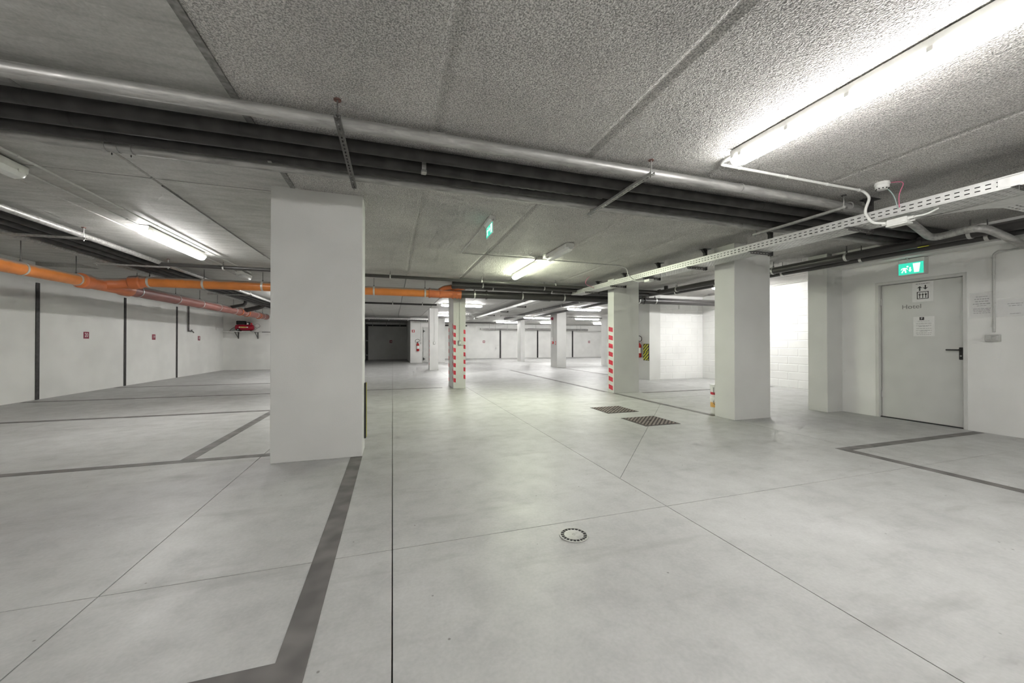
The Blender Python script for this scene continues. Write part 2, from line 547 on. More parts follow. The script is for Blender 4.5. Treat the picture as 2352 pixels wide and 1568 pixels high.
# door wall with an opening, and the beam along its top
DX, DY0, DY1, DZ = 7.10, 2.83, 3.80, 2.045
wd = struct('wall_right', MB().prism([(-4.2, -0.05), (DY0, -0.05), (DY0, DZ), (DY1, DZ), (DY1, -0.05), (4.55, -0.05), (4.55, 2.76), (-4.2, 2.76)], 'x', DX, DX + 0.25), 'wall')
part('wall_beam', MB().box(6.86, 7.12, -4.2, 4.56, 2.335, 2.74), 'wall', wd, bev=0.008)
part('wall_pilaster', MB().box(6.742, 7.12, 4.25, 4.548, -0.02, 2.74), 'column', wd, bev=0.005)
struct('wall_bay_front', MB().box(7.35, 9.9, 4.30, 4.55, -0.05, 2.76), 'wall')
struct('wall_right_far', MB().box(25.2, 25.4, 10.6, 27.9, -0.05, 2.76), 'wall')
# painted blockwork of the side bay, block by block
BL, BH = 0.5, 0.2
def block_mesh(name, axis, ln):
    mb = MB()
    a, b, c = 0.004, ln - 0.004, 0.010
    z0, z1 = 0.004, BH - 0.004
    pts = [(a, z0), (b, z0), (b, z1), (a, z1)]
    inn = [(a + c, z0 + c), (b - c, z0 + c), (b - c, z1 - c), (a + c, z1 - c)]
    P = (lambda u, v, d: (-d, u, v)) if axis == 'y' else (lambda u, v, d: (u, -d, v))
    mb.v = [P(u, v, 0) for u, v in pts] + [P(u, v, 0.006) for u, v in inn]
    mb.f = [(4, 5, 6, 7)] + [(k, (k + 1) % 4, 4 + (k + 1) % 4, 4 + k) for k in range(4)]
    me = bpy.data.meshes.new(name); me.from_pydata(mb.v, [], mb.f); me.materials.append(M['block']); me.update()
    return me
BM = {(ax, ln): block_mesh('block', ax, ln) for ax in 'xy' for ln in (0.5, 0.25)}
def block_wall(parent, axis, fixed, a, b, z1):
    row = 0; z = 0.0
    while z < z1 - 0.05:
        u = a
        first = True
        while u < b - 0.06:
            ln = 0.25 if (first and row % 2) else 0.5
            if u + ln > b + 0.01: ln = 0.25
            o = bpy.data.objects.new('block', BM[(axis, ln)])
            COL.objects.link(o); o.parent = parent
            o.location = (fixed, u, z) if axis == 'y' else (u, fixed, z)
            u += ln; first = False
        z += BH; row += 1
wbr = struct('wall_bay_right', MB().box(9.60, 9.85, 4.55, 9.75, -0.05, 2.76), 'joint')
wbr.data.materials[0] = M['block']
block_wall(wbr, 'y', 9.602, 4.70, 9.70, 2.6)
wbb = struct('wall_bay_back', MB().box(7.49, 9.85, 9.72, 10.6, -0.05, 2.76), 'block')
block_wall(wbb, 'x', 9.722, 7.90, 9.60, 2.6)
part('wall_pilaster', MB().box(7.48, 7.885, 9.63, 10.62, -0.02, 2.74), 'column', wbb, bev=0.005)
struct('wall_bay_outer', MB().box(9.85, 25.2, 10.4, 10.6, -0.05, 2.76), 'wall')

# ---- main door
dr = struct('door_1', MB().box(DX + 0.055, DX + 0.10, DY0 + 0.045, DY1 - 0.045, 0.012, DZ - 0.045), 'door', bev=0.003)
def arch(a, b, top, t, z0=0.0): return [(a, z0), (a + t, z0), (a + t, top - t), (b - t, top - t), (b - t, z0), (b, z0), (b, top), (a, top)]
fr = MB().prism(arch(DY0, DY1, DZ, 0.04), 'x', DX - 0.006, DX + 0.12)
part('door_frame', fr, 'doorframe', dr, bev=0.003)
part('door_threshold', MB().box(DX + 0.03, DX + 0.16, DY0 + 0.04, DY1 - 0.04, 0.0, 0.012), 'rubber', dr)
HX = DX + 0.055
pl = part('handle_plate', MB().box(HX - 0.012, HX, 2.888, 2.928, 0.905, 1.068), 'rubber', dr, bev=0.006, segs=2)
part('door_handle', MB().sweep(bend([(HX - 0.01, 2.906, 1.035), (HX - 0.055, 2.906, 1.035), (HX - 0.058, 3.03, 1.035)], 0.02, 5), 0.0095, 10), 'rubber', dr, smooth=True)
part('key_cylinder', MB().cyl((HX - 0.016, 2.908, 0.955), (HX - 0.010, 2.908, 0.955), 0.010, 12), 'steel', pl)
for z in (0.35, 1.75):
    part('door_hinge', MB().cyl((HX - 0.006, DY1 - 0.047, z - 0.05), (HX - 0.006, DY1 - 0.047, z + 0.05), 0.008, 8), 'doorframe', dr)
# ---- utility room door (mostly behind a column)
d2 = struct('door_2', MB().box(1.70, 2.50, 22.36, 22.40, 0.01, 2.04), 'door')
part('door_frame', MB().prism(arch(1.62, 2.55, 2.09, 0.05), 'y', 22.28, 22.45), 'doorframe', d2)
for z in (0.22, 1.83):
    part('door_hinge', MB().prism([(1.675, z - 0.075), (1.725, z - 0.075), (1.725, z - 0.02), (1.79, z - 0.02), (1.79, z + 0.02), (1.725, z + 0.02), (1.725, z + 0.075), (1.675, z + 0.075)], 'y', 22.25, 22.28), 'rubber', d2)

# ================================================================ COLUMNS
def column(x0, x1, y0, y1, label, hgt=H + 0.03):
    t = thing('column', ((x0 + x1) / 2, (y0 + y1) / 2, 0), label, 'column', 'painted concrete columns')
    part('shaft', MB().box(x0, x1, y0, y1, -0.001, hgt), 'column', t, bev=0.007, segs=2)
    return t
c1 = column(-1.086, -0.286, 4.0, 4.335, 'large plain white column nearest the camera, left of the aisle')
c7 = column(4.738, 5.435, 4.205, 4.56, 'plain white column by the paint buckets, under the cable tray')
c6 = column(4.742, 5.41, 7.335, 7.58, 'pale green tinted column with red stripes down its left face')
c2 = column(1.437, 1.745, 9.312, 10.14, 'slim column with red stripes on its edges and a socket in front')
c3 = column(1.465, 1.826, 15.9, 16.54, 'slim white column with a conduit and socket, behind the striped one')
c5 = column(7.27, 7.74, 15.93, 16.65, 'white column carrying the fire alarm point and red sounder')
c4 = column(7.56, 7.83, 21.95, 22.6, 'narrow far column standing before the white back wall')
cf = column(10.30, 10.75, 16.1, 17.1, 'far column with a small red sign, half behind the striped column')
def stripes_x(t, xf, y0, y1, z0, n, sgn=-1, sk=0.03):       # stripes on a face of constant x
    for k in range(n):
        z = z0 - 0.188 * k; e = xf + sgn * 0.0015
        mb = MB().prism([(y0, z), (y1, z + sk), (y1, z + sk - 0.1), (y0, z - 0.1)], 'x', xf - sgn * 0.001, e)
        part('warning_stripe', mb, 'redtape', t)
def stripes_y(t, yf, x0, x1, z0, n, sk=0.012):
    for k in range(n):
        z = z0 - 0.188 * k
        mb = MB().prism([(x0, z + sk), (x1, z), (x1, z - 0.1), (x0, z - 0.1 + sk)], 'y', yf + 0.001, yf - 0.0015)
        part('warning_stripe', mb, 'redtape', t)
stripes_x(c6, 4.742, 7.372, 7.540, 1.475, 8)
stripes_y(c2, 9.312, 1.442, 1.500, 1.565, 8)
stripes_y(c2, 9.312, 1.693, 1.742, 1.455, 7)
stripes_x(c2, 1.437, 9.325, 9.43, 1.585, 8, sk=0.05)
stripes_x(c2, 1.437, 10.0, 10.12, 1.52, 8, sk=0.02)
stripes_x(c3, 1.465, 15.93, 16.05, 1.25, 6, sk=0.03)
# foam edge protector on the near column
pd = tag(mesh_obj('edge_protector', MB().box(-0.288, -0.268, 4.24, 4.332, 0.12, 0.70), 'rubber', loc=(-0.278, 4.29, 0.12)),
         'thin black and yellow foam protector on the near column side', 'protector')
part('yellow_band', MB().box(-0.269, -0.265, 4.30, 4.332, 0.12, 0.70), 'yellow', pd)

# ================================================================ LAMPS
def lamp(x, y, ln, axis, state, label, group='ceiling fluorescent lamps', zb=H):
    """x,y: centre. state: lit, green, off"""
    t = thing('ceiling_lamp', (x, y, zb), label, 'lamp', group)
    hl = ln / 2
    W = lambda u, v, z: (x + v, y + u, z) if axis == 'y' else (x + u, y + v, z)
    def extr(prof, a, b, taper=0.0):
        mb = MB(); n = len(prof)
        secs = [(a, 0.6), (a + 0.05, 1.0), (b - 0.05, 1.0), (b, 0.6)] if taper else [(a, 1), (b, 1)]
        cz = prof[0][1]
        for u, s in secs:
            mb.v += [W(u, v * s, cz + (z - cz) * s) for v, z in prof]
        for k in range(len(secs) - 1):
            for j in range(n):
                p, q = k * n + j, k * n + (j + 1) % n
                mb.f.append((p, q, q + n, p + n))
        mb.f.append(tuple(range(n))[::-1]); e = (len(secs) - 1) * n; mb.f.append(tuple(e + j for j in range(n)))
        return mb
    z0 = zb - 0.064
    part('housing', extr([(-0.060, z0), (-0.068, zb - 0.012), (-0.055, zb - 0.002), (0.055, zb - 0.002), (0.068, zb - 0.012), (0.060, z0)], -hl + 0.02, hl - 0.02), 'lamp_body', t)
    prof = [(-0.065, z0 + 0.0005)] + [(-0.064 * math.cos(R(a)), z0 - 0.006 - 0.050 * math.sin(R(a))) for a in range(0, 181, 45)] + [(0.065, z0 + 0.0005)]
    part('diffuser', extr(prof, -hl, hl, 1), {'lit': 'lit', 'green': 'lit_green', 'off': 'lens_off', 'boosted': 'lit_boosted'}[state], t, smooth=True)
    nk = max(2, int(ln / 0.3)) if axis == 'y' and 0 < y < 9 else 0
    for k in range(nk):
        u = -hl + 0.1 + (ln - 0.2) * k / (nk - 1)
        for sg in (-1, 1):
            a, b = W(u - 0.012, sg * 0.0600, z0 - 0.010), W(u + 0.012, sg * 0.0685, z0 + 0.012)
            part('clip', MB().box(min(a[0], b[0]), max(a[0], b[0]), min(a[1], b[1]), max(a[1], b[1]), a[2], b[2]), 'lamp_body', t)
    return t
lamp(2.50, 1.43, 1.57, 'y', 'lit', 'brightest lit lamp, at upper right of the rough ceiling')
lamp(2.50, -2.0, 1.57, 'y', 'lit', 'unseen fill lamp added behind the camera, in row with the upper right lamp')  # added as fill for the foreground, never in view
lamp(-2.95, 6.55, 1.57, 'y', 'lit', 'lit lamp on the left smooth ceiling, beside two conduits')
lamp(-2.95, 3.89, 0.62, 'y', 'off', 'short unlit lamp cut by the left picture edge')
lamp(-2.95, 9.1, 0.6, 'y', 'off', 'short unlit lamp above the orange pipe, far left')
lamp(-2.95, 0.6, 1.57, 'y', 'lit', 'unseen fill lamp added left of the camera, out of the picture')  # added out of view to brighten the lower left floor
lamp(-2.95, -2.6, 1.57, 'y', 'lit', 'unseen fill lamp added behind the camera on the left')  # unseen, added as fill from behind
lamp(5.75, -1.3, 1.57, 'y', 'lit', 'unseen fill lamp added right of the camera, out of the picture')  # added to lift the door wall, no such source seen
lamp(-2.95, 12.8, 1.57, 'y', 'lit', 'added fill lamp hidden behind the near white column, left row')  # added out of sight to light the left wall
lamp(-2.95, 16.2, 1.57, 'y', 'lit', 'second added fill lamp hidden behind the near white column, left row')  # likewise added, for the left back wall
lamp(2.46, 6.78, 1.57, 'y', 'green', 'greenish lit lamp in the middle of the ceiling')
lamp(2.46, 5.31, 0.80, 'y', 'off', 'short unlit lamp end to end with the greenish lit one')
lamp(8.55, 7.55, 1.5, 'x', 'boosted', 'lit lamp in the side bay, half behind a white column', zb=2.62)
lamp(2.43, 13.7, 1.5, 'x', 'boosted', 'lit lamp behind the slim striped column, nearest of its row')
lamp(7.50, 13.75, 1.5, 'x', 'boosted', 'lit lamp crossed by a black pipe, above the alarm column')
lamp(2.65, 18.5, 1.5, 'x', 'boosted', 'lit lamp between the two slim columns, second row')
lamp(7.48, 19.0, 1.5, 'x', 'boosted', 'lit lamp crossed by a black pipe, second row')
lamp(10.55, 19.0, 1.5, 'x', 'boosted', 'wide lit lamp right of the alarm column')
lamp(3.1, 23.3, 1.5, 'x', 'boosted', 'farthest lit lamp behind the two slim columns')
lamp(7.2, 23.6, 1.5, 'x', 'boosted', 'lit lamp above the narrow far column')
lamp(10.3, 23.6, 1.5, 'x', 'boosted', 'lit lamp low behind the alarm column')
lamp(14.3, 23.5, 1.5, 'x', 'boosted', 'lit lamp by the far column at right')
lamp(15.5, 18.5, 1.5, 'x', 'boosted', 'added fill lamp hidden behind the striped column at right')  # unseen, added for more light in the far hall
lamp(19.0, 23.5, 1.5, 'x', 'boosted', 'added fill lamp, unseen beyond the far column at right')  # unseen, added to brighten the back wall

# ================================================================ MAIN PIPE BANK (runs across, then turns along the left side)
def pipe(name, pts, r, mat, label, group=None, cat='pipe', n=20, rad=0.25, loc=None):
    b = bend(pts, rad, 7) if len(pts) > 2 else [Vector(p) for p in pts]
    o = mesh_obj(name, MB().sweep(b, r, n), mat, loc=loc if loc is not None else tuple(b[0]), smooth=True)
    return tag(o, label, cat, group)
def sleeve(o, c, axis, r, wd, mat, name='joint_band', n=20):
    return part(name, MB().ring(c, axis, r - 0.006, r + 0.004, wd, n), mat, o, smooth=True)
zp = 2.532
gA = 'pipe bank across the ceiling'
g1 = pipe('clad_pipe', [(-4.62, 18.0, 2.50), (-4.62, 2.60, 2.52), (3.9, 2.60, 2.525), (5.45, 2.62, 2.49), (6.28, 2.80, 2.40), (6.02, 2.30, 2.38), (6.40, 2.28, 2.31), (7.09, 2.36, 2.27)], 0.040, 'galv',
          'grey metal clad pipe, the front one of the overhead bank', gA, rad=0.18)
for x in (-3.0, 0.24, 0.335, 3.0, 4.45):
    sleeve(g1, (x, 2.60, 2.525), (1, 0, 0), 0.041, 0.012, 'galv')
part('joint_collar', MB().ring((0.287, 2.60, 2.525), (1, 0, 0), 0.036, 0.0435, 0.085, 24), 'galv', g1, smooth=True)
def foam_pipe(y, r, xl, label, rib=None, z=zp):
    pts = bend([(xl, 18.0, 2.49), (xl, y, z), (6.855, y, z)], 0.22, 7)
    o = mesh_obj('insulated_pipe', MB().sweep(pts, r, 20), 'foam', loc=pts[0], smooth=True)
    tag(o, label, 'pipe', gA)
    return o
b1 = foam_pipe(2.885, 0.043, -4.43, 'black insulated pipe just behind the grey clad pipe')
b2 = foam_pipe(3.080, 0.047, -4.24, 'middle black insulated pipe with a wrinkled sleeve')
b3 = foam_pipe(3.255, 0.040, -4.06, 'rearmost black insulated pipe of the overhead bank')
for o, y, xs in ((b1, 2.885, (-2.0, -0.95, 3.6)), (b2, 3.08, (-1.92, 0.52, 4.4)), (b3, 3.255, (-1.85, 1.1))):
    for x in xs:
        part('tape_seam', MB().ring((x, y, zp), (1, 0, 0), 0.030, {2.885: .0442, 3.08: .0482, 3.255: .0412}[y], 0.012, 20), 'rubber', o, smooth=True)
# wrinkled foam sleeve on the middle pipe
pts, rr = [], []
for k in range(60):
    x = 0.62 + 1.25 * k / 59
    pts.append((x, 3.08, zp - 0.003)); rr.append(0.050 + (0.0045 * abs(math.sin(k * math.pi / 4.0)) if k > 8 else 0.0) + random.uniform(-.0006, .0006))
part('wrinkled_sleeve', MB().sweep(pts, rr, 20), 'foam', b2, smooth=True)
part('sleeve_band', MB().ring((0.235, 3.08, zp), (1, 0, 0), 0.044, 0.052, 0.034, 20), 'steel', b2)
part('sleeve_buckle', MB().box(0.215, 0.255, 3.02, 3.07, zp - 0.058, zp - 0.040), 'steel', b2)
part('foil_scrap', MB().box(-0.90, -0.875, 3.235, 3.252, zp - 0.0435, zp - 0.036), 'steel', b3)
g2 = pipe('clad_pipe', [(-3.83, 18.0, 2.49), (-3.83, 3.41, 2.527), (6.855, 3.41, 2.527)], 0.036, 'galv',
          'grey metal clad pipe, the rear one of the overhead bank', gA, rad=0.22)
for x in (-1.95, -1.88, -1.8, 3.95):
    sleeve(g2, (x, 3.41, 2.527), (1, 0, 0), 0.037, 0.02, 'galv')
for x in (-1.93, -1.82):
    part('drip', MB().cyl((x, 3.44, 2.493), (x, 3.44, 2.478), 0.004, 6), 'darksteel', g2)

def trapeze(x0, y0, x1, y1, zr, label, mat='steel', rod_ends=(True, True)):
    """slotted channel rail hung on threaded rods"""
    t = thing('pipe_hanger', (x0, y0, zr), label, 'hanger', 'trapeze pipe hangers')
    U = Vector((x1 - x0, y1 - y0, 0)); L = U.length; U.normalize(); V = Vector((-U.y, U.x, 0)); Wd = 0.034
    O = Vector((x0, y0, zr)) - V * Wd / 2
    mb = MB().perf(O, U, V, L, Wd, 0.05, 0.028, [(0.012, 0.022)])
    rl = part('rail', mb, mat, t, solid=0.002)
    for oo in (O, O + V * Wd):
        part('rail_flange', MB().face([oo, oo + U * L, oo + U * L + Vector((0, 0, 0.022)), oo + Vector((0, 0, 0.022))]), mat, rl, solid=0.002)
    for (px, py, on) in ((x0 + U.x * 0.025, y0 + U.y * 0.025, rod_ends[0]), (x1 - U.x * 0.03, y1 - U.y * 0.03, rod_ends[1])):
        top = H if on else zr + 0.06
        rd = part('threaded_rod', MB().cyl((px, py, zr - 0.02), (px, py, top), 0.0045, 8), mat, t)
        part('nut', MB().cyl((px, py, zr - 0.012), (px, py, zr - 0.003), 0.010, 6), mat, rd)
        part('nut', MB().cyl((px, py, zr + 0.023), (px, py, zr + 0.031), 0.010, 6), mat, rd)
        if on:
            part('anchor_washer', MB().cyl((px, py, H - 0.006), (px, py, H + 0.003), 0.022, 12), 'rust' if x0 < 3 else 'darksteel', rd)
    return t
trapeze(-0.318, 2.43, -0.318, 3.50, 2.462, 'slotted pipe hanger above the near white column', 'darksteel')
trapeze(1.965, 2.48, 1.965, 3.50, 2.462, 'pipe hanger with a rod, centre of the overhead bank')
trapeze(4.25, 2.50, 4.25, 3.50, 2.45, 'pipe hanger with a pale rod beside the cable tray')
trapeze(-3.70, 6.15, -4.72, 6.15, 2.435, 'pipe hanger of the left bank, beside the lit lamp')
trapeze(-3.70, 8.02, -4.72, 8.02, 2.435, 'pipe hanger of the left bank, above the orange pipe')
trapeze(-3.70, 12.0, -4.72, 12.0, 2.435, 'pipe hanger of the left bank, farther back')

# ================================================================ ORANGE DRAIN
def clamp(o, c, axis, r, top=H, wd=0.03, n=20):
    c = Vector(c)
    cl = part('pipe_clamp', MB().ring(c, axis, r - 0.003, r + 0.006, wd, n), 'clamp', o, smooth=True)
    z = c.z + r + 0.004
    part('threaded_rod', MB().sweep([(c.x, c.y, z), (c.x, c.y, z + 0.03), (c.x, c.y, z + 0.031), (c.x, c.y, top)], [0.011, 0.011, 0.0055, 0.0055], 8), 'darksteel', cl)
    return cl
OX, OY = -5.05, 8.90
od = pipe('drain_pipe', [(OX, -4.1, 2.15), (OX, 9.6, 2.195)], 0.094, 'orange',
          'orange drain pipe running along the left wall to the far end', n=28, rad=0.01)
for y, z in ((5.2, 2.178), (7.2, 2.187), (8.18, 2.190), (9.75, 2.197), (11.2, 2.203), (12.4, 2.209), (13.5, 2.214), (14.7, 2.219), (15.7, 2.224), (16.8, 2.229), (17.6, 2.233)):
    clamp(od, (OX, y, z), (0, 1, 0.004), 0.094 if y < 9 else 0.118)
part('rear_length', MB().sweep([(OX, 9.3, 2.194), (OX, 18.1, 2.235)], 0.117, 28), 'mauve', od, smooth=True)
for y in (15.2, 15.85, 17.1):
    part('socket_ring', MB().ring((OX, y, 2.22), (0, 1, 0), 0.10, 0.134, 0.05, 28), 'red', od, smooth=True)
fit = part('wye_fitting', MB().sweep([(OX, 8.25, 2.190), (OX, 8.27, 2.190), (OX, 8.42, 2.190), (OX, 8.44, 2.19), (OX, 9.25, 2.194), (OX, 9.30, 2.194), (OX, 9.48, 2.195)],
                                     [0.098, 0.128, 0.128, 0.108, 0.116, 0.134, 0.134], 28), 'red', od, smooth=True)
part('end_cap', MB().lathe([(0.0, 0.03), (0.07, 0.028), (0.122, 0.0), (0.126, -0.06)], (OX, 18.1, 2.236), 'y', 28), 'greyplastic', od, smooth=True)
part('branch', MB().sweep(bend([(OX, 8.75, 2.20), (-4.80, 8.90, 2.24), (-4.45, OY, 2.29)], 0.16, 6), 0.102, 28), 'red', fit, smooth=True)
part('branch_socket', MB().sweep([(-4.72, OY, 2.262), (-4.70, OY, 2.264), (-4.56, OY, 2.281), (-4.54, OY, 2.283)], [0.104, 0.126, 0.126, 0.104], 28), 'red', fit, smooth=True)
oa = pipe('drain_pipe', [(-4.55, OY, 2.293), (1.02, OY, 2.296)], 0.096, 'orange',
          'orange drain pipe crossing behind the near white column', n=28)
for x in (-4.42, -3.555, -2.55, -0.40, 0.715):
    clamp(oa, (x, OY, 2.294), (1, 0, 0), 0.096, wd=0.036)
def socket(o, xs, r, mat):
    for x in xs:
        part('socket_ring', MB().ring((x, OY, 2.296), (1, 0, 0), 0.09, r, 0.035, 28), mat, o, smooth=True)
part('double_wye', MB().sweep([(0.80, OY, 2.296), (1.52, OY, 2.297)], 0.104, 28), 'red', oa, smooth=True)
socket(oa, (0.82, 1.07, 1.36, 1.46, 1.535), 0.116, 'red')
for x in (0.98, 1.26):
    part('side_branch', MB().sweep(bend([(x, OY, 2.32), (x + 0.16, OY - 0.05, 2.42), (x + 0.34, OY - 0.25, 2.43)], 0.08, 5), 0.056, 18), 'red', oa, smooth=True)
    part('branch_elbow', MB().sweep(bend([(x + 0.30, OY - 0.2, 2.43), (x + 0.48, OY - 0.42, 2.43), (x + 0.75, OY - 0.44, 2.43)], 0.1, 5), 0.052, 18), 'pvc', oa, smooth=True)
gp2 = pipe('drain_pipe', [(1.52, OY, 2.297), (9.58, OY, 2.335)], 0.090, 'pvc', 'dark grey drain pipe carrying on from the orange one', n=28)
for x in (1.88, 3.10, 4.25, 5.75, 6.55, 7.1):
    clamp(gp2, (x, OY, 2.298 + 0.0056 * (x - 1.52)), (1, 0, 0), 0.090, wd=0.034)
for x in (2.18, 6.72):
    part('socket_ring', MB().ring((x, OY, 2.30 + 0.0056 * (x - 1.52)), (1, 0, 0), 0.08, 0.108, 0.03, 24), 'pvc', gp2, smooth=True)
# thinner black pipes in front of it
def clamps_x(o, xs, y, z, r, top=H):
    for x in xs: clamp(o, (x, y, z), (1, 0, 0), r, top, 0.024, 14)
p1 = pipe('drain_pipe', [(-3.83, 7.98, 2.49), (0.8, 7.98, 2.475), (6.40, 7.98, 2.435)], 0.034, 'pvc', 'long thin black pipe crossing under the ceiling', rad=0.02)
clamps_x(p1, (-2.9, -1.9, -0.05, 1.85, 3.6), 7.98, 2.475, 0.034)
p2 = pipe('drain_pipe', [(1.25, 8.30, 2.45), (6.40, 8.30, 2.42)], 0.050, 'pvc', 'thicker black pipe right behind the long thin one')
clamps_x(p2, (1.95, 3.45, 4.6), 8.30, 2.44, 0.05)
p3 = pipe('drain_pipe', [(1.45, 8.55, 2.42), (6.38, 8.55, 2.40)], 0.046, 'pvc', 'third black pipe, lowest of the crossing group')
clamps_x(p3, (2.25, 3.75), 8.55, 2.415, 0.046)
part('cleanout_cap', MB().cyl((1.72, 8.40, 2.47), (1.72, 8.36, 2.47), 0.03, 14), 'red', p2)

# ================================================================ BLACK PIPES ALONG THE RIGHT
def clamps_y(o, ys, x, zf, r):
    for y in ys: clamp(o, (x, y, zf(y)), (0, 1, 0), r, H, 0.034, 18)
q1 = pipe('drain_pipe', [(6.52, -3.5, 2.42), (6.52, 8.55, 2.425)], 0.058, 'pvc', 'upper black pipe along the beam over the door', n=24)
clamps_y(q1, (1.0, 2.57, 3.84, 4.98, 6.2, 7.37), 6.52, lambda y: 2.422, 0.058)
for y in (3.0, 8.0):
    part('socket_ring', MB().ring((6.52, y, 2.436), (0, 1, 0), 0.05, 0.068, 0.05, 22), 'pvc', q1, smooth=True)
part('tee_branch', MB().cyl((6.52, 7.75, 2.46), (6.52, 7.75, 2.56), 0.05, 18), 'pvc', q1, smooth=True)
part('tee_branch', MB().cyl((6.50, 8.45, 2.44), (6.45, 8.80, 2.36), 0.056, 18), 'pvc', q1, smooth=True)
part('pipe_label', MB().box(6.475, 6.50, 2.92, 3.02, 2.360, 2.366), 'yellow', q1)
q2 = pipe('drain_pipe', [(6.69, -3.5, 2.380), (6.69, 7.9, 2.385), (6.74, 8.5, 2.515), (6.95, 10.0, 2.515), (7.12, 16.0, 2.515), (7.15, 24.3, 2.515), (3.0, 25.0, 2.50)], 0.045, 'pvc', 'lower black pipe along the beam, running on to the far wall', n=20)
clamps_y(q2, (1.05, 2.50, 3.75, 4.94, 6.4, 7.6), 6.69, lambda y: 2.383, 0.045)
q3 = pipe('drain_pipe', [(5.95, 9.1, 2.51), (5.98, 13.0, 2.515), (6.1, 20.5, 2.515)], 0.052, 'pvc', 'black pipe running back from the crossing group, left of the alarm column')
clamps_y(q3, (9.9, 11.2, 12.6, 14.4), 5.97, lambda y: 2.513, 0.052)

# ================================================================ CABLE TRAYS
def tray(O, U, L, wd, hgt, label, pitch=0.055, slot=0.030, right=None):
    O = Vector(O); U = Vector(U).normalized()
    Rv = Vector(right) if right else Vector((U.y, -U.x, 0)).normalized()
    Z = Vector((0, 0, 1))
    t = thing('cable_tray', tuple(O), label, 'cable tray', 'galvanised cable trays')
    rows = [(hgt * 0.28, hgt * 0.37), (hgt * 0.62, hgt * 0.71)]
    part('side_panel', MB().perf(O, U, Z, L, hgt, pitch, slot, rows), 'tray', t, solid=0.0015)
    part('side_panel', MB().perf(O + Rv * wd, U, Z, L, hgt, pitch, slot, rows), 'tray', t, solid=0.0015)
    nb = [(wd * a, wd * a + 0.010) for a in (0.08, 0.24, 0.40, 0.56, 0.72, 0.88)]
    part('bottom_panel', MB().perf(O, U, Rv, L, wd, pitch, slot, nb), 'tray', t, solid=0.0015)
    for sd_, d in ((0, 1), (1, -1)):
        a = O + Rv * wd * sd_ + Z * hgt
        part('rolled_edge', MB().face([a, a + U * L, a + U * L + Rv * 0.013 * d + Z * 0.004, a + Rv * 0.013 * d + Z * 0.004]), 'tray', t, solid=0.0015)
        b = O + Rv * wd * sd_ - Rv * 0.004 * d
        for k in (0.10, 0.90):
            c = b + Z * hgt * k
            part('edge_bead', MB().face([c, c + U * L, c + U * L + Z * 0.005, c + Z * 0.005]), 'tray', t, solid=0.0015)
    for k in range(3):
        o2 = O + Rv * (0.06 + 0.07 * k) + Z * 0.02
        if 0.06 + 0.07 * k < wd - 0.02:
            part('cable', MB().sweep([o2 + U * (L * q / 12) + Rv * random.uniform(-.01, .01) for q in range(13)], 0.010, 8), 'rubber', t)
    return t
TS = 0.0115
TX, TW, TH = 4.30, 0.30, 0.092
tr = tray((TX, 0.2, 2.245), (0, 1, TS), 8.35, TW, TH, 'long perforated galvanised cable tray on the right')
tz = lambda y: 2.245 + TS * (y - 0.2)
for k, (dx_, dz_) in enumerate(((0.014, 0.014), (0.014, 0.038), (0.015, 0.062), (0.034, 0.02), (0.036, 0.045))):  # black cables added behind the near side to darken its slots
    part('cable', MB().sweep([(TX + dx_ + random.uniform(0, .004), 0.25 + 8.2 * q / 16, tz(0.25 + 8.2 * q / 16) + dz_) for q in range(17)], 0.0115, 8), 'rubber', tr)
for y in (1.465,):
    part('splice_plate', MB().box(TX - 0.004, TX - 0.001, y - 0.09, y + 0.09, tz(y) + 0.012, tz(y) + TH - 0.012), 'tray', tr, bev=0.002)
tb = tray((4.88, 1.48, tz(1.5)), (1, 0, 0), 1.95, 0.26, 0.07, 'tray branch turning off to the right, under the black pipes', right=(0, 1, 0))
flt = [(4.602, 2.12), (4.602, 1.10), (4.62, 1.20), (4.68, 1.32), (4.76, 1.42), (4.88, 1.48), (4.88, 1.74), (4.78, 1.79), (4.69, 1.88), (4.63, 1.99)]
part('curved_plate', MB().prism(flt, 'z', tz(1.5) - 0.002, tz(1.5)), 'tray', tb)
part('curved_side', MB().face([(4.602, 2.12, tz(1.5)), (4.63, 1.99, tz(1.5)), (4.63, 1.99, tz(1.5) + 0.07), (4.602, 2.12, tz(1.5) + 0.07)]), 'tray', tb, solid=0.0015)
def tray_bracket(x, y, z, wd, label, grp='black tray brackets'):
    t = thing('tray_bracket', (x + wd + 0.03, y, z), label, 'bracket', grp)
    xp = x + wd + 0.012
    # hanging post: folded steel with a gusset at the ceiling plate
    part('post', MB().prism([(xp, y - 0.022), (xp + 0.038, y - 0.022), (xp + 0.038, y + 0.022), (xp + 0.034, y + 0.022), (xp + 0.034, y - 0.018),
                             (xp + 0.004, y - 0.018), (xp + 0.004, y + 0.022), (xp, y + 0.022)], 'z', z - 0.04, H), 'bracket', t)
    part('ceiling_plate', MB().box(xp - 0.05, xp + 0.09, y - 0.05, y + 0.05, H - 0.006, H + 0.001), 'bracket', t)
    part('gusset', MB().prism([(xp - 0.05, H - 0.006), (xp + 0.005, H - 0.006), (xp + 0.005, H - 0.075)], 'y', y - 0.020, y + 0.020), 'bracket', t)
    ar = part('arm', MB().perf((x - 0.03, y - 0.020, z - 0.040), (1, 0, 0), (0, 0, 1), wd + 0.075, 0.036, 0.05, 0.026, [(0.014, 0.022)]), 'darksteel', t, solid=0.003)
    part('arm_flange', MB().perf((x - 0.03, y - 0.020, z - 0.004), (1, 0, 0), (0, 1, 0), wd + 0.07, 0.04, 0.05, 0.026, [(0.015, 0.025)]), 'darksteel', ar, solid=0.003)
    return t
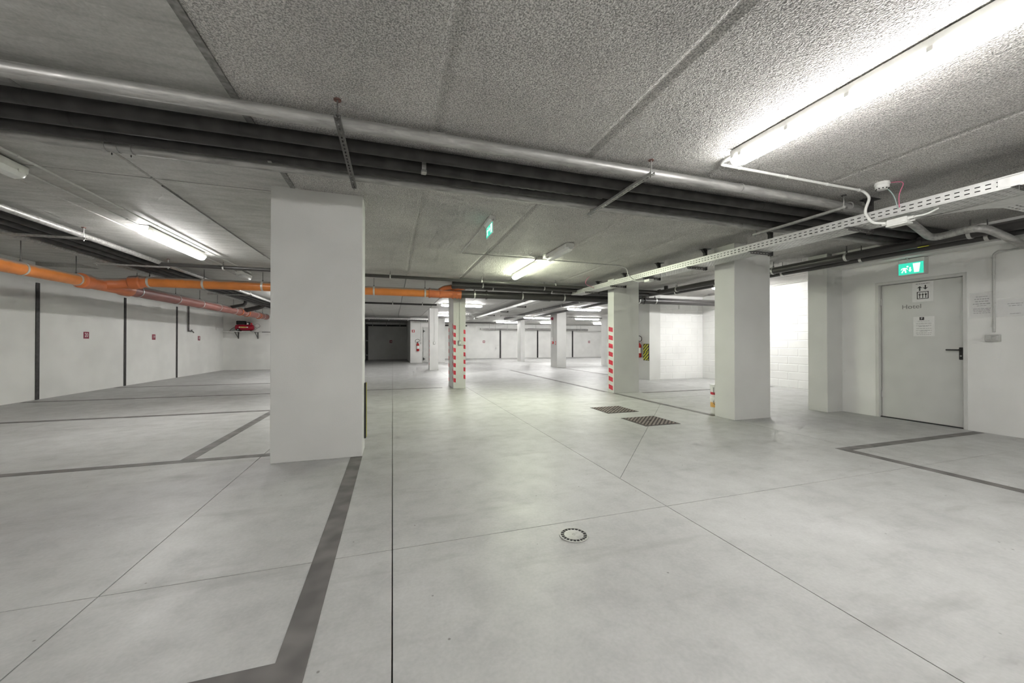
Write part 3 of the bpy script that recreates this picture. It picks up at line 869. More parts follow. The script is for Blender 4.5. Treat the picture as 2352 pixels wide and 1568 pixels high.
for k, (y, lb) in enumerate(((0.41, 'tray bracket nearest the camera, out past the right edge'), (1.465, 'tray bracket at the right picture edge'), (2.52, 'tray bracket behind the white junction box'),
                             (3.575, 'tray bracket just in front of the plain white column'), (4.63, 'tray bracket left of the plain white column'),
                             (5.69, 'tray bracket halfway between the two right columns'), (6.74, 'tray bracket in front of the red striped column'),
                             (7.80, 'tray bracket farthest along, by the crossing pipes'))):
    tray_bracket(TX, y, tz(y), TW, lb)
tray((4.12, 9.15, 2.405), (0, 1, 0.002), 9.8, 0.26, 0.07, 'far galvanised cable tray running on toward the back wall', 0.12, 0.06)
for y, lb in ((10.2, 'first bracket of the far cable tray'), (12.3, 'second bracket of the far cable tray'), (14.4, 'third bracket of the far cable tray'), (16.5, 'last bracket of the far cable tray')):
    tray_bracket(4.12, y, 2.405, 0.26, lb, 'far tray brackets')
tray((4.9, 17.0, 2.40), (1, 0, 0), 6.4, 0.2, 0.06, 'bright cable tray crossing over the alarm column', 0.12, 0.06, right=(0, 1, 0))
tray((-1.7, 20.9, 2.40), (1, 0, 0), 3.9, 0.2, 0.07, 'cable tray crossing above the dark recess', 0.12, 0.06, right=(0, 1, 0))

# ================================================================ CONDUITS, BOXES, DETECTOR
def conduit(pts, r, label, mat='conduit', clips=(), rad=0.05, group='ceiling conduits', n=10):
    b = bend(pts, rad, 6) if len(pts) > 2 else [Vector(p) for p in pts]
    o = mesh_obj('conduit', MB().sweep(b, r, n), mat, loc=tuple(b[0]), smooth=True)
    tag(o, label, 'conduit', group)
    for (c, ax) in clips:
        c = Vector(c)
        part('clip', MB().ring(c, ax, r - 0.001, r + 0.003, 0.014, 12), mat, o)
    return o
zc = H - 0.022
conduit([(2.50, 2.215, zc), (2.50, 2.36, zc), (4.24, 2.36, zc), (4.285, 2.33, 2.50), (4.255, 2.36, 2.36), (4.255, 2.30, 2.24), (4.28, 2.215, 2.215)], 0.0115,
        'white conduit from the brightest lamp down to the junction box', 'whiteplastic', [((x, 2.36, zc), (1, 0, 0)) for x in (2.72, 3.25, 3.75, 4.18)], 0.05)
jb = thing('junction_box', (4.30, 2.13, 2.20), 'white junction box under the cable tray', 'box')
part('body', MB().box(4.265, 4.345, 2.06, 2.20, 2.185, 2.235), 'whiteplastic', jb, bev=0.004)
part('lid', MB().box(4.26, 4.35, 2.055, 2.205, 2.172, 2.185), 'whiteplastic', jb, bev=0.003)
for p_, q_, r_ in (((4.29, 2.20, 2.212), (4.29, 2.24, 2.214), 0.016), ((4.29, 2.06, 2.215), (4.29, 2.02, 2.216), 0.013), ((4.325, 2.06, 2.20), (4.325, 2.03, 2.20), 0.010)):
    part('cable_gland', MB().cyl(p_, q_, r_, 12), 'whiteplastic', jb, smooth=True)
conduit([(4.29, 2.02, 2.216), (4.31, 1.95, 2.215), (4.36, 1.90, 2.255)], 0.007, 'short white cable from the junction box into the tray', 'whiteplastic')
sd = thing('smoke_detector', (4.25, 2.22, H), 'round white smoke detector on the ceiling near the tray', 'detector')
part('base', MB().lathe([(0.052, 0.0), (0.055, -0.022), (0.051, -0.027)], (4.25, 2.22, H), 'z', 28), 'whiteplastic', sd, smooth=True)
part('head', MB().lathe([(0.050, -0.026), (0.048, -0.052), (0.034, -0.066), (0.0, -0.069)], (4.25, 2.22, H), 'z', 28), 'whiteplastic', sd, smooth=True)
for k in range(10):
    a = 2 * math.pi * k / 10
    part('vent_slot', MB().box(4.25 + 0.040 * math.cos(a) - 0.006, 4.25 + 0.040 * math.cos(a) + 0.006, 2.22 + 0.040 * math.sin(a) - 0.004, 2.22 + 0.040 * math.sin(a) + 0.004, H - 0.0625, H - 0.055), 'hole', sd)
def wire(pts, r, mat, label):
    o = mesh_obj('wire', MB().sweep(bend(pts, 0.08, 6), r, 8), mat, loc=pts[0], smooth=True)
    return tag(o, label, 'wire')
wire([(4.28, 2.19, H - 0.01), (4.34, 2.10, H - 0.02), (4.32, 2.14, 2.46), (4.292, 2.12, 2.33)], 0.0035, 'pink', 'pink wire from the smoke detector to the tray')
wire([(4.25, 2.26, H - 0.02), (4.29, 2.20, 2.53), (4.285, 2.15, 2.44), (4.29, 2.13, 2.32)], 0.004, 'teal', 'grey green wire hanging from the smoke detector')
wire([(4.05, 7.2, H - 0.02), (3.98, 7.2, 2.50), (4.0, 7.3, 2.42), (4.28, 7.4, 2.36)], 0.005, 'pink', 'pink wire looping down to the far end of the tray')
# middle of the ceiling: conduit, box, exit sign
conduit([(1.06, 4.28, zc), (1.035, 5.95, zc), (2.30, 5.92, zc)], 0.009, 'thin conduit from the hanging exit sign to the middle lamp', clips=[((1.04, 5.4, zc), (0, 1, 0)), ((1.05, 4.75, zc), (0, 1, 0)), ((1.5, 5.94, zc), (1, 0, 0)), ((1.95, 5.93, zc), (1, 0, 0))], rad=0.03)
mbx = tag(mesh_obj('junction_box', MB().box(2.31, 2.42, 5.86, 5.97, H - 0.05, H), 'greyplastic', loc=(2.365, 5.915, H), bev=0.005), 'small grey box between the two middle lamps', 'box')
part('lid', MB().box(2.305, 2.425, 5.855, 5.975, H - 0.058, H - 0.05), 'greyplastic', mbx, bev=0.003)
conduit([(2.43, 5.95, zc), (4.05, 6.02, zc), (4.18, 6.02, 2.52), (4.20, 6.02, 2.40), (4.27, 5.90, 2.27), (4.36, 5.72, 2.25)], 0.010, 'thin conduit from the middle lamp dropping to the tray', clips=[((x, 5.95 + 0.043 * (x - 2.43), zc), (1, 0, 0)) for x in (2.75, 3.2, 3.65, 4.0)], rad=0.06)
b4 = tag(mesh_obj('junction_box', MB().box(4.33, 4.43, 5.58, 5.72, 2.225, 2.27), 'whiteplastic', loc=(4.38, 5.65, 2.225), bev=0.004), 'small white box under the tray by the striped column', 'box')
part('cable_gland', MB().cyl((4.43, 5.62, 2.25), (4.50, 5.60, 2.25), 0.012, 10), 'greyplastic', b4)
part('cable_gland', MB().cyl((4.43, 5.68, 2.25), (4.49, 5.69, 2.25), 0.012, 10), 'greyplastic', b4)
# left ceiling conduits
conduit([(-2.76, 2.0, zc + 0.002), (-2.76, 8.9, zc + 0.002)], 0.009, 'long conduit on the left ceiling, right of the lamps', clips=[((-2.76, y, zc + 0.002), (0, 1, 0)) for y in (3.9, 4.5, 5.1, 5.7, 6.3, 6.9, 7.5, 8.1)])
conduit([(-2.95, 4.25, zc), (-2.95, 5.74, zc)], 0.009, 'short conduit joining the two left lamps', clips=[((-2.95, y, zc), (0, 1, 0)) for y in (4.6, 5.1, 5.5)])
conduit([(-2.98, 7.36, zc), (-2.98, 8.8, zc)], 0.009, 'conduit between the lit left lamp and the short unlit one')
conduit([(-2.045, 4.3, H + 0.0), (-2.045, 7.2, H + 0.0)], 0.006, 'thin cable tucked in the left plank joint', 'darksteel')
# column conduits with sockets
def socket_drop(x, y, zt, zb, label, lab2, out=(0, -1)):
    conduit([(x, y - 0.010, zt), (x, y - 0.010, zb + 0.06)], 0.0085, label)
    t = thing('socket_box', (x, y, zb), lab2, 'socket', 'surface sockets')
    part('body', MB().box(x - 0.038, x + 0.038, y - 0.048, y, zb - 0.055, zb + 0.055), 'greyplastic', t, bev=0.006)
    part('flap', MB().box(x - 0.024, x + 0.024, y - 0.054, y - 0.047, zb - 0.03, zb + 0.03), 'whiteplastic', t, bev=0.003)
socket_drop(1.594, 9.312, 2.25, 1.14, 'conduit down the front of the slim striped column', 'grey socket box on the slim striped column')
socket_drop(1.655, 15.9, 2.57, 1.14, 'conduit down the front of the plain slim column', 'grey socket box on the plain slim column')
socket_drop(1.55, 22.3, 2.57, 1.14, 'conduit beside the utility room door', 'grey socket box beside the fire extinguisher')
# right wall: conduit to a switch box
conduit([(7.085, -1.0, 2.245), (7.085, 2.60, 2.245), (7.085, 2.60, 1.26)], 0.012, 'grey conduit down the wall right of the door', clips=[((7.085, 2.60, z), (0, 0, 1)) for z in (2.18, 1.98, 1.62)], rad=0.05)
sw = thing('socket_box', (7.10, 2.60, 1.19), 'grey double switch box on the wall right of the door', 'socket', 'surface sockets')
part('body', MB().box(7.045, 7.10, 2.545, 2.665, 1.145, 1.228), 'greyplastic', sw, bev=0.006)
part('cover', MB().box(7.038, 7.046, 2.555, 2.655, 1.155, 1.218), 'conduit', sw, bev=0.003)
part('switch', MB().box(7.034, 7.039, 2.610, 2.645, 1.168, 1.206), 'greyplastic', sw, bev=0.002)
part('switch', MB().box(7.034, 7.039, 2.568, 2.602, 1.168, 1.206), 'greyplastic', sw, bev=0.002)
conduit([(6.852, -2.0, 2.40), (6.852, 3.36, 2.40), (6.98, 3.36, 2.31), (7.08, 3.36, 2.29)], 0.008, 'thin conduit along the beam to the door exit sign', rad=0.03)
conduit([(8.9, 4.9, 2.56), (8.9, 6.9, 2.54), (8.9, 7.0, 2.60)], 0.014, 'white conduit under the side bay ceiling', 'whiteplastic', rad=0.05)

# ================================================================ SIGNS
# lit exit sign over the door (running man, arrow down, door)
ex = thing('exit_sign', (7.04, 3.34, 2.20), 'lit green exit sign above the door', 'sign')
part('housing', MB().box(7.005, 7.10, 3.195, 3.48, 2.095, 2.325), 'lamp_body', ex, bev=0.006)
part('green_panel', MB().box(7.000, 7.006, 3.205, 3.472, 2.105, 2.265), 'greenlit', ex)
def flat_x(polys, xf, th=0.0015):
    mb = MB()
    for p in polys: mb.prism(p, 'x', xf - th, xf)
    return mb
man = [[(3.442, 2.135), (3.428, 2.133), (3.416, 2.160), (3.404, 2.160), (3.398, 2.130), (3.384, 2.130), (3.388, 2.168), (3.398, 2.178), (3.384, 2.182), (3.372, 2.172), (3.366, 2.180), (3.382, 2.197), (3.41, 2.205), (3.436, 2.196), (3.448, 2.178), (3.439, 2.174), (3.428, 2.188), (3.420, 2.188), (3.424, 2.168)],
       [(3.372 + 0.012 * math.cos(R(a)), 2.216 + 0.012 * math.sin(R(a))) for a in range(0, 360, 45)]]
arrow = [[(3.352, 2.205), (3.352, 2.165), (3.362, 2.165), (3.344, 2.135), (3.326, 2.165), (3.336, 2.165), (3.336, 2.205)]]
doorp = [[(3.315, 2.25), (3.235, 2.25), (3.250, 2.125), (3.300, 2.125)]]
rm_ = part('running_man', flat_x(man[:1], 7.000), 'whitelit', ex)
part('head', flat_x(man[1:], 7.000), 'whitelit', rm_)
part('arrow', flat_x(arrow, 7.000), 'whitelit', ex)
part('doorway', flat_x(doorp, 7.000), 'whitelit', ex)
# hanging exit sign in mid ceiling
eh = thing('exit_sign', (1.09, 4.28, H), 'green exit sign hanging from the ceiling in the middle', 'sign')
part('housing', MB().prism([(1.055, H - 0.004), (1.125, H - 0.004), (1.125, 2.545), (1.10, 2.515), (1.08, 2.515), (1.055, 2.545)], 'y', 4.13, 4.44), 'lamp_body', eh)
part('panel', MB().box(1.086, 1.096, 4.14, 4.43, 2.385, 2.516), 'whiteplastic', eh)
part('green_panel', MB().box(1.0835, 1.0865, 4.143, 4.427, 2.395, 2.514), 'greenlit', eh)
man2 = [[(4.40, 2.41), (4.385, 2.41), (4.375, 2.44), (4.36, 2.41), (4.345, 2.41), (4.36, 2.455), (4.345, 2.46), (4.335, 2.452), (4.328, 2.462), (4.35, 2.48), (4.375, 2.485), (4.40, 2.465), (4.393, 2.458), (4.38, 2.468), (4.39, 2.44)],
                            [(4.345 + 0.01 * math.cos(R(a)), 2.495 + 0.01 * math.sin(R(a))) for a in range(0, 360, 45)]]
rm_ = part('running_man', flat_x(man2[:1], 1.0835), 'whitelit', eh)
part('head', flat_x(man2[1:], 1.0835), 'whitelit', rm_)
part('arrow', flat_x([[(4.31, 2.475), (4.28, 2.475), (4.28, 2.49), (4.245, 2.465), (4.28, 2.44), (4.28, 2.455), (4.31, 2.455)]], 1.0835), 'whitelit', eh)
part('doorway', flat_x([[(4.225, 2.505), (4.155, 2.505), (4.165, 2.405), (4.215, 2.405)]], 1.0835), 'whitelit', eh)
part('hook', MB().cyl((1.09, 4.135, 2.53), (1.09, 4.115, 2.535), 0.006, 8), 'steel', eh)
# lift sign on the door: sheet in a sleeve
XD = HX
ls = thing('lift_sign', (XD, 3.28, 1.85), 'white sheet with lift pictogram taped high on the door', 'sign')
part('sheet', MB().box(XD - 0.002, XD, 3.172, 3.395, 1.712, 1.995), 'paper', ls)
XS = XD - 0.002
up = [[(3.345, 1.905), (3.315, 1.935), (3.285, 1.905), (3.308, 1.912), (3.308, 1.868), (3.322, 1.868), (3.322, 1.912)]]
dn = [[(3.285, 1.915), (3.255, 1.882), (3.225, 1.915), (3.248, 1.906), (3.248, 1.945), (3.262, 1.945), (3.262, 1.906)]]
part('arrow_up', flat_x(up, XS), 'ink', ls)
part('arrow_down', flat_x(dn, XS), 'ink', ls)
def frame4(a0, a1, b0, b1, t, axis, c0, c1):
    mb = MB(); P = {'x': lambda u, v, w_: (w_, u, v), 'z': lambda u, v, w_: (u, v, w_)}[axis]
    o_ = [(a0, b0), (a1, b0), (a1, b1), (a0, b1)]; i_ = [(a0 + t, b0 + t), (a1 - t, b0 + t), (a1 - t, b1 - t), (a0 + t, b1 - t)]
    mb.v = [P(u, v, c) for c in (c0, c1) for q in (o_, i_) for u, v in q]
    for k in range(4):
        n_ = (k + 1) % 4
        mb.f += [(k, n_, 4 + n_, 4 + k), (8 + k, 12 + k, 12 + n_, 8 + n_), (k, 8 + k, 8 + n_, n_), (4 + k, 4 + n_, 12 + n_, 12 + k)]
    return mb
part('car_outline', frame4(3.222, 3.345, 1.752, 1.856, 0.0085, 'x', XS - 0.0015, XS), 'ink', ls)
for yy in (3.315, 3.283, 3.251):
    part('passenger', flat_x([[(yy + 0.004, 1.765), (yy - 0.004, 1.765), (yy - 0.004, 1.805), (yy - 0.010, 1.805), (yy - 0.012, 1.822), (yy + 0.012, 1.822), (yy + 0.010, 1.805), (yy + 0.004, 1.805)]], XS), 'ink', ls)
    part('passenger_head', flat_x([[(yy + 0.006 * math.cos(R(a)), 1.832 + 0.006 * math.sin(R(a))) for a in range(0, 360, 60)]], XS), 'ink', ls)
def print_lines(parent, xs, ycen, rows, mat='greyink', th=0.0012):
    """illegible lines of print as broken strokes; rows: (z, half width, height)"""
    for z, hw, hh in rows:
        mb = MB(); y = ycen + hw
        while y > ycen - hw:
            wl_ = random.uniform(0.012, 0.035)
            y2 = max(ycen - hw, y - wl_)
            mb.box(xs - th, xs, y2, y, z - hh / 2, z + hh / 2); y = y2 - 0.006
        part('printed_line', mb, mat, parent)['kind'] = 'stuff'
print_lines(ls, XS, 3.284, [(1.968, 0.072, 0.006)], 'ink')
ht = thing('door_lettering', (XD, 3.40, 1.65), 'grey Hotel lettering on the door', 'lettering')
text('letter', 'Hotel', 0.088, (XD - 0.0015, 3.405, 1.650), (0, -1, 0), (0, 0, 1), 'greyink', ht, squash=1.08)
nt_ = thing('parking_notice', (XD, 3.28, 1.37), 'white parking notice with a P taped on the door below the lettering', 'notice')
part('sheet', MB().box(XD - 0.002, XD, 3.165, 3.385, 1.222, 1.502), 'paper', nt_)
part('symbol_square', MB().box(XS - 0.0012, XS, 3.270, 3.318, 1.452, 1.494), 'ink', nt_)
text('letter', 'P', 0.040, (XS - 0.0016, 3.294, 1.473), (0, -1, 0), (0, 0, 1), 'paper', nt_)
print_lines(nt_, XS, 3.275, [(1.436, 0.062, 0.003), (1.402, 0.080, 0.004), (1.372, 0.080, 0.004), (1.362, 0.05, 0.004), (1.332, 0.080, 0.004), (1.304, 0.082, 0.004), (1.294, 0.04, 0.004), (1.270, 0.082, 0.004), (1.248, 0.075, 0.004)])
XW = 7.10
def wall_notice(name, y0, y1, z0, z1, rows, label):
    t = thing(name, (XW, (y0 + y1) / 2, (z0 + z1) / 2), label, 'notice', 'notices on the wall right of the door')
    part('sheet', MB().box(XW - 0.002, XW, y0, y1, z0, z1), 'paper', t)
    rf = M['film']
    part('plastic_sleeve', MB().box(XW - 0.0045, XW - 0.0035, y0 - 0.012, y1 + 0.012, z0 - 0.012, z1 + 0.012), rf, t)
    print_lines(t, XW - 0.002, (y0 + y1) / 2, rows)
def mat_film():
    m, nt, b = nodes('clear_plastic_film')
    b.inputs['Base Color'].default_value = (1, 1, 1, 1)
    b.inputs['Roughness'].default_value = 0.12
    b.inputs['Alpha'].default_value = 0.16
    bump(nt, noise(nt, 9, 4, 0.6, mapping(nt, N(nt, 'ShaderNodeNewGeometry').outputs['Position'], (1, 1, 4)), 1.0), 0.5, 0.02, b)
    return m
M['film'] = mat_film()
wall_notice('wall_notice', 2.612, 2.80, 1.455, 1.752, [(1.712, 0.05, 0.008), (1.682, 0.062, 0.010), (1.652, 0.055, 0.010), (1.622, 0.075, 0.010), (1.598, 0.04, 0.006), (1.560, 0.075, 0.007), (1.543, 0.075, 0.007), (1.526, 0.07, 0.007), (1.505, 0.07, 0.007)],
            'plastic sleeved notice between the door and the grey conduit')
wall_notice('wall_notice', 2.30, 2.575, 1.458, 1.655, [(1.60, 0.06, 0.006), (1.575, 0.05, 0.006), (1.48, 0.04, 0.006)],
            'plastic sleeved notice cut by the right picture edge')
# bay numbers on the left wall and plates far away
def bay_number(y, s, where):
    t = thing('number_plate', (-6.76, y, 1.31), 'maroon plate with white number %s, %s on the left wall' % (s, where), 'sign', 'bay number plates')
    part('plate', MB().box(-6.76, -6.755, y - 0.080, y + 0.080, 1.232, 1.388), 'maroon', t)
    text('digit', s, 0.135, (-6.7545, y, 1.312), (0, 1, 0), (0, 0, 1), 'white', t, squash=0.78)
bay_number(11.25, '20', 'the largest'); bay_number(13.82, '19', 'the middle one'); bay_number(16.55, '18', 'past the tap')
def far_plate(x, lab):
    t = thing('number_plate', (x, 27.65, 1.25), lab, 'sign', 'far bay number plates')
    part('plate', MB().box(x - 0.085, x + 0.085, 27.642, 27.65, 1.165, 1.335), 'maroon', t)
    part('digit', MB().box(x - 0.055, x - 0.01, 27.640, 27.643, 1.21, 1.29), 'white', t)
    part('digit', MB().box(x + 0.012, x + 0.058, 27.640, 27.643, 1.21, 1.29), 'white', t)
far_plate(6.58, 'tiny red number plate on the back wall, left of the narrow column')
far_plate(15.53, 'tiny red number plate on the back wall, right of the alarm column')
far_plate(-0.12, 'small dark red plate in the dim recess')

def clip_poly(poly, y0, y1, z0, z1):
    for ax, lim, keep in ((0, y0, 1), (0, y1, -1), (1, z0, 1), (1, z1, -1)):
        out = []
        for i in range(len(poly)):
            p, q = poly[i], poly[(i + 1) % len(poly)]
            ip, iq = (p[ax] - lim) * keep >= 0, (q[ax] - lim) * keep >= 0
            if ip: out.append(p)
            if ip != iq:
                tt = (lim - p[ax]) / (q[ax] - p[ax]); out.append((p[0] + (q[0] - p[0]) * tt, p[1] + (q[1] - p[1]) * tt))
        poly = out
        if len(poly) < 3: return []
    return poly

# ================================================================ FLOOR GRATES AND DRAIN
def grate(x0, y0, s, label):
    t = thing('floor_cover', (x0 + s / 2, y0 + s / 2, 0), label, 'cover', 'ribbed steel floor covers')
    part('frame', frame4(x0, x0 + s, y0, y0 + s, 0.014, 'z', 0.0, 0.004), 'darksteel', t)
    part('plate', MB().box(x0 + 0.016, x0 + s - 0.016, y0 + 0.016, y0 + s - 0.016, 0, 0.003), 'grate_gap', t)
    a, b = 0.02, s - 0.02
    for k in range(-8, 9):                              # ribs on the diagonal, clipped to the plate
        c = k * 0.066
        pg = clip_poly([(a - 0.1, a - 0.1 + c), (a - 0.1, a - 0.1 + c + 0.034), (b + 0.1, b + 0.1 + c + 0.034), (b + 0.1, b + 0.1 + c)], a, b, a, b)
        if len(pg) > 2:
            part('rib', MB().prism([(x0 + u, y0 + v) for u, v in pg], 'z', 0.003, 0.008), 'grate', t)
    part('lifting_slot', MB().box(x0 + s / 2 - 0.03, x0 + s / 2 + 0.03, y0 + s / 2 - 0.008, y0 + s / 2 + 0.008, 0.006, 0.009), 'hole', t)
grate(3.28, 5.235, 0.575, 'ribbed steel floor cover farther from the camera')
grate(3.26, 4.275, 0.575, 'ribbed steel floor cover nearer to the camera')
fd = thing('floor_drain', (1.01, 1.98, 0), 'round floor drain with a slotted rim in the foreground', 'drain')
cx_, cy_ = 1.01, 1.98
part('rim', MB().ring((cx_, cy_, 0.0025), (0, 0, 1), 0.076, 0.085, 0.005, 40), 'drainsteel', fd, smooth=True)
part('bowl_shade', MB().lathe([(0.078, 0.0), (0.078, 0.0012), (0.0, 0.0012)], (cx_, cy_, 0), 'z', 32), 'hole', fd)  # flat disc, the dark of the drain hollow is in its colour
part('cover', MB().lathe([(0.056, 0.001), (0.056, 0.0045), (0.052, 0.0055), (0.012, 0.0060), (0.0, 0.0060)], (cx_, cy_, 0), 'z', 40), 'drainsteel', fd, smooth=True)
part('knob', MB().ring((cx_, cy_, 0.0065), (0, 0, 1), 0.008, 0.011, 0.001, 20), 'steel', fd)
for k in range(20):
    a = R(18 * k + 5); c, s = math.cos(a), math.sin(a); q = 0.0022
    part('spoke', MB().prism([(cx_ + c * 0.054 - s * q, cy_ + s * 0.054 + c * q), (cx_ + c * 0.078 - s * q, cy_ + s * 0.078 + c * q),
                              (cx_ + c * 0.078 + s * q, cy_ + s * 0.078 - c * q), (cx_ + c * 0.054 + s * q, cy_ + s * 0.054 - c * q)], 'z', 0.001, 0.0032), 'drainsteel', fd)

# ================================================================ FIRE SAFETY
def extinguisher(x, y, z, nx, ny, label):
    """cylinder hung on a wall; n: wall normal"""
    t = thing('fire_extinguisher', (x, y, z), label, 'extinguisher', 'red fire extinguishers')
    cx, cy = x + nx * 0.09, y + ny * 0.09
    part('cylinder', MB().lathe([(0.06, 0.0), (0.075, 0.012), (0.077, 0.03), (0.077, 0.36), (0.068, 0.405), (0.04, 0.44), (0.022, 0.455), (0.02, 0.47)], (cx, cy, z), 'z', 24), 'redpaint', t, smooth=True)
    part('label_band', MB().ring((cx, cy, z + 0.22), (0, 0, 1), 0.074, 0.0785, 0.17, 24), 'white', t, smooth=True)
    vz = z + 0.47
    part('valve', MB().sweep([(cx, cy, vz), (cx, cy, vz + 0.05), (cx, cy, vz + 0.051), (cx, cy, vz + 0.075)], [0.022, 0.022, 0.013, 0.013], 12), 'rubber', t)
    part('handle', MB().sweep([(cx, cy, vz + 0.05), (cx + 0.05 * abs(ny) + 0.05 * nx, cy + 0.05 * ny - 0.05 * abs(nx), vz + 0.085), (cx + 0.1 * abs(ny) + 0.1 * nx, cy + 0.1 * ny - 0.1 * abs(nx), vz + 0.08)], 0.008, 8), 'rubber', t)
    s = -1 if abs(ny) else 1
    ux, uy = (1, 0) if abs(ny) else (0, 1)
    hp = [(cx, cy, vz + 0.03), (cx - ux * 0.14 * 1, cy - uy * 0.14, vz + 0.05), (cx - ux * 0.15, cy - uy * 0.15, vz + 0.16), (cx - ux * 0.0, cy - uy * 0.0, vz + 0.23), (cx + ux * 0.13, cy + uy * 0.13, vz + 0.13)]
    part('hose', MB().sweep(bend(hp, 0.09, 6), 0.011, 10), 'rubber', t, smooth=True)
    part('wall_hook', MB().box(min(x, cx) - 0.01, max(x, cx) + 0.01, min(y, cy) - 0.01, max(y, cy) + 0.01, vz + 0.0, vz + 0.012), 'steel', t)
    return t
extinguisher(1.385, 22.3, 0.68, 0, -1, 'red extinguisher on the white wall beside the utility door')
e2 = extinguisher(7.48, 10.03, 0.68, -1, 0, 'red extinguisher with a white tag beside the hazard pad')
part('inspection_tag', MB().prism([(9.935, 1.06), (10.005, 1.14), (10.075, 1.06), (10.005, 0.98)], 'x', 7.300, 7.303), 'white', e2)
hz = thing('hazard_pad', (7.48, 9.76, 0.60), 'yellow and black striped foam pad on the pilaster corner', 'pad')
part('backing', MB().box(7.455, 7.48, 9.64, 9.90, 0.595, 1.11), 'ink', hz, bev=0.003)
for (za, zb) in ((0.605, 0.85), (0.855, 1.10)):
    for k in range(-3, 5):
        zz = za + 0.105 * k
        pl_ = clip_poly([(9.895, zz), (9.645, zz + 0.21), (9.645, zz + 0.265), (9.895, zz + 0.055)], 9.648, 9.892, za, zb)
        if pl_: part('yellow_stripe', MB().prism(pl_, 'x', 7.4535, 7.456), 'yellow', hz)
def fire_sign(x, y, z, w_, h_, axis, label):
    t = thing('fire_sign', (x, y, z), label, 'sign')
    B = (lambda a0, a1, z0, z1, d: MB().box(x + a0, x + a1, y - 0.004 - d, y - d, z + z0, z + z1)) if axis == 'y' else (lambda a0, a1, z0, z1, d: MB().box(x - 0.004 - d, x - d, y + a0, y + a1, z + z0, z + z1))
    part('plate', B(-w_ / 2, w_ / 2, -h_ / 2, h_ / 2, 0), 'redpaint', t)
    part('symbol', B(-w_ * 0.18, w_ * 0.22, -h_ * 0.33, h_ * 0.33, 0.001), 'white', t)
fire_sign(1.13, 22.3, 1.83, 0.15, 0.15, 'y', 'small red and white extinguisher sign on the utility wall')
fire_sign(7.27, 16.09, 1.14, 0.10, 0.16, 'x', 'small red framed sign on the alarm column')
fire_sign(10.30, 16.35, 1.26, 0.22, 0.16, 'x', 'small red sign on the half hidden far column')
ac = thing('call_point', (7.27, 16.36, 1.16), 'red fire alarm call point on the alarm column', 'alarm')
part('case', MB().box(7.215, 7.27, 16.30, 16.42, 1.10, 1.215), 'redpaint', ac, bev=0.006)
part('window', MB().box(7.211, 7.216, 16.33, 16.39, 1.13, 1.185), 'white', ac)
tag(mesh_obj('instruction_sheet', MB().box(7.264, 7.27, 16.40, 16.56, 1.22, 1.42), 'paper', loc=(7.27, 16.48, 1.22)), 'white instruction sheet above the fire alarm call point', 'notice')
so = thing('alarm_sounder', (7.27, 16.40, 2.30), 'dark red domed sounder at the top of the alarm column', 'alarm')
part('base', MB().lathe([(0.075, 0.0), (0.075, -0.02)], (7.27, 16.40, 2.30), 'x', 20), 'maroon', so)
part('dome', MB().lathe([(0.07, -0.02), (0.068, -0.06), (0.045, -0.10), (0.0, -0.115)], (7.27, 16.40, 2.30), 'x', 20), 'maroon', so, smooth=True)
conduit([(7.26, 16.37, 2.24), (7.26, 16.37, 1.22)], 0.008, 'thin conduit between the sounder and the call point')

# ================================================================ LEFT BACK CORNER: COMPRESSOR, TAP
sh = thing('wall_shelf', (-6.0, 18.4, 1.60), 'white wall shelf holding the compressor', 'shelf')
part('board', MB().box(-6.62, -5.35, 18.14, 18.6, 1.600, 1.625), 'whiteplastic', sh)
for x in (-6.21, -5.50):
    part('shelf_bracket', MB().prism([(18.16, 1.585), (18.57, 1.585), (18.57, 1.32), (18.6, 1.32), (18.6, 1.60), (18.16, 1.60)], 'x', x - 0.02, x + 0.02), 'darksteel', sh)
    part('brace', MB().prism([(18.58, 1.33), (18.58, 1.36), (18.22, 1.60), (18.17, 1.60)], 'x', x - 0.008, x + 0.008), 'darksteel', sh)
cp = thing('air_compressor', (-5.9, 18.33, 1.625), 'red tank air compressor with black motor on a wall shelf', 'compressor')
part('tank', MB().lathe([(0.0, -0.34), (0.06, -0.335), (0.11, -0.31), (0.125, -0.27), (0.125, 0.27), (0.11, 0.31), (0.06, 0.335), (0.0, 0.34)], (-5.9, 18.33, 1.785), 'x', 24), 'crimson', cp, smooth=True)
part('motor_cover', MB().box(-6.18, -5.86, 18.22, 18.44, 1.90, 2.06), 'rubber', cp, bev=0.03, segs=2)
part('motor_mount', MB().box(-6.1, -5.9, 18.24, 18.42, 1.88, 1.925), 'crimson', cp, bev=0.008)
part('pump_head', MB().box(-5.80, -5.72, 18.27, 18.40, 1.90, 2.02), 'rubber', cp, bev=0.008)
part('pressure_gauge', MB().cyl((-5.765, 18.25, 1.94), (-5.765, 18.23, 1.94), 0.028, 16), 'white', cp)
part('pressure_switch', MB().box(-5.68, -5.64, 18.28, 18.38, 1.91, 1.98), 'redpaint', cp)
part('brand_strip', MB().box(-6.07, -5.74, 18.197, 18.207, 1.775, 1.815), 'white', cp)
part('brand_panel', MB().box(-6.03, -5.80, 18.194, 18.199, 1.780, 1.810), 'yellow', cp)
for yy in (18.22, 18.44):
    wh = part('wheel', MB().cyl((-6.10, yy - 0.02, 1.685), (-6.10, yy + 0.02, 1.685), 0.06, 18), 'rubber', cp)
    part('hub', MB().cyl((-6.10, yy - 0.024, 1.685), (-6.10, yy + 0.024, 1.685), 0.018, 12), 'white', wh)
part('foot', MB().cyl((-5.68, 18.33, 1.67), (-5.68, 18.33, 1.625), 0.02, 10), 'rubber', cp)
hp = [(-5.58, 18.30, 1.95)] + [(-5.45 + 0.10 * math.cos(R(a)), 18.34, 1.86 + 0.09 * math.sin(R(a))) for a in range(150, -400, -40)] + [(-5.55, 18.36, 1.68)]
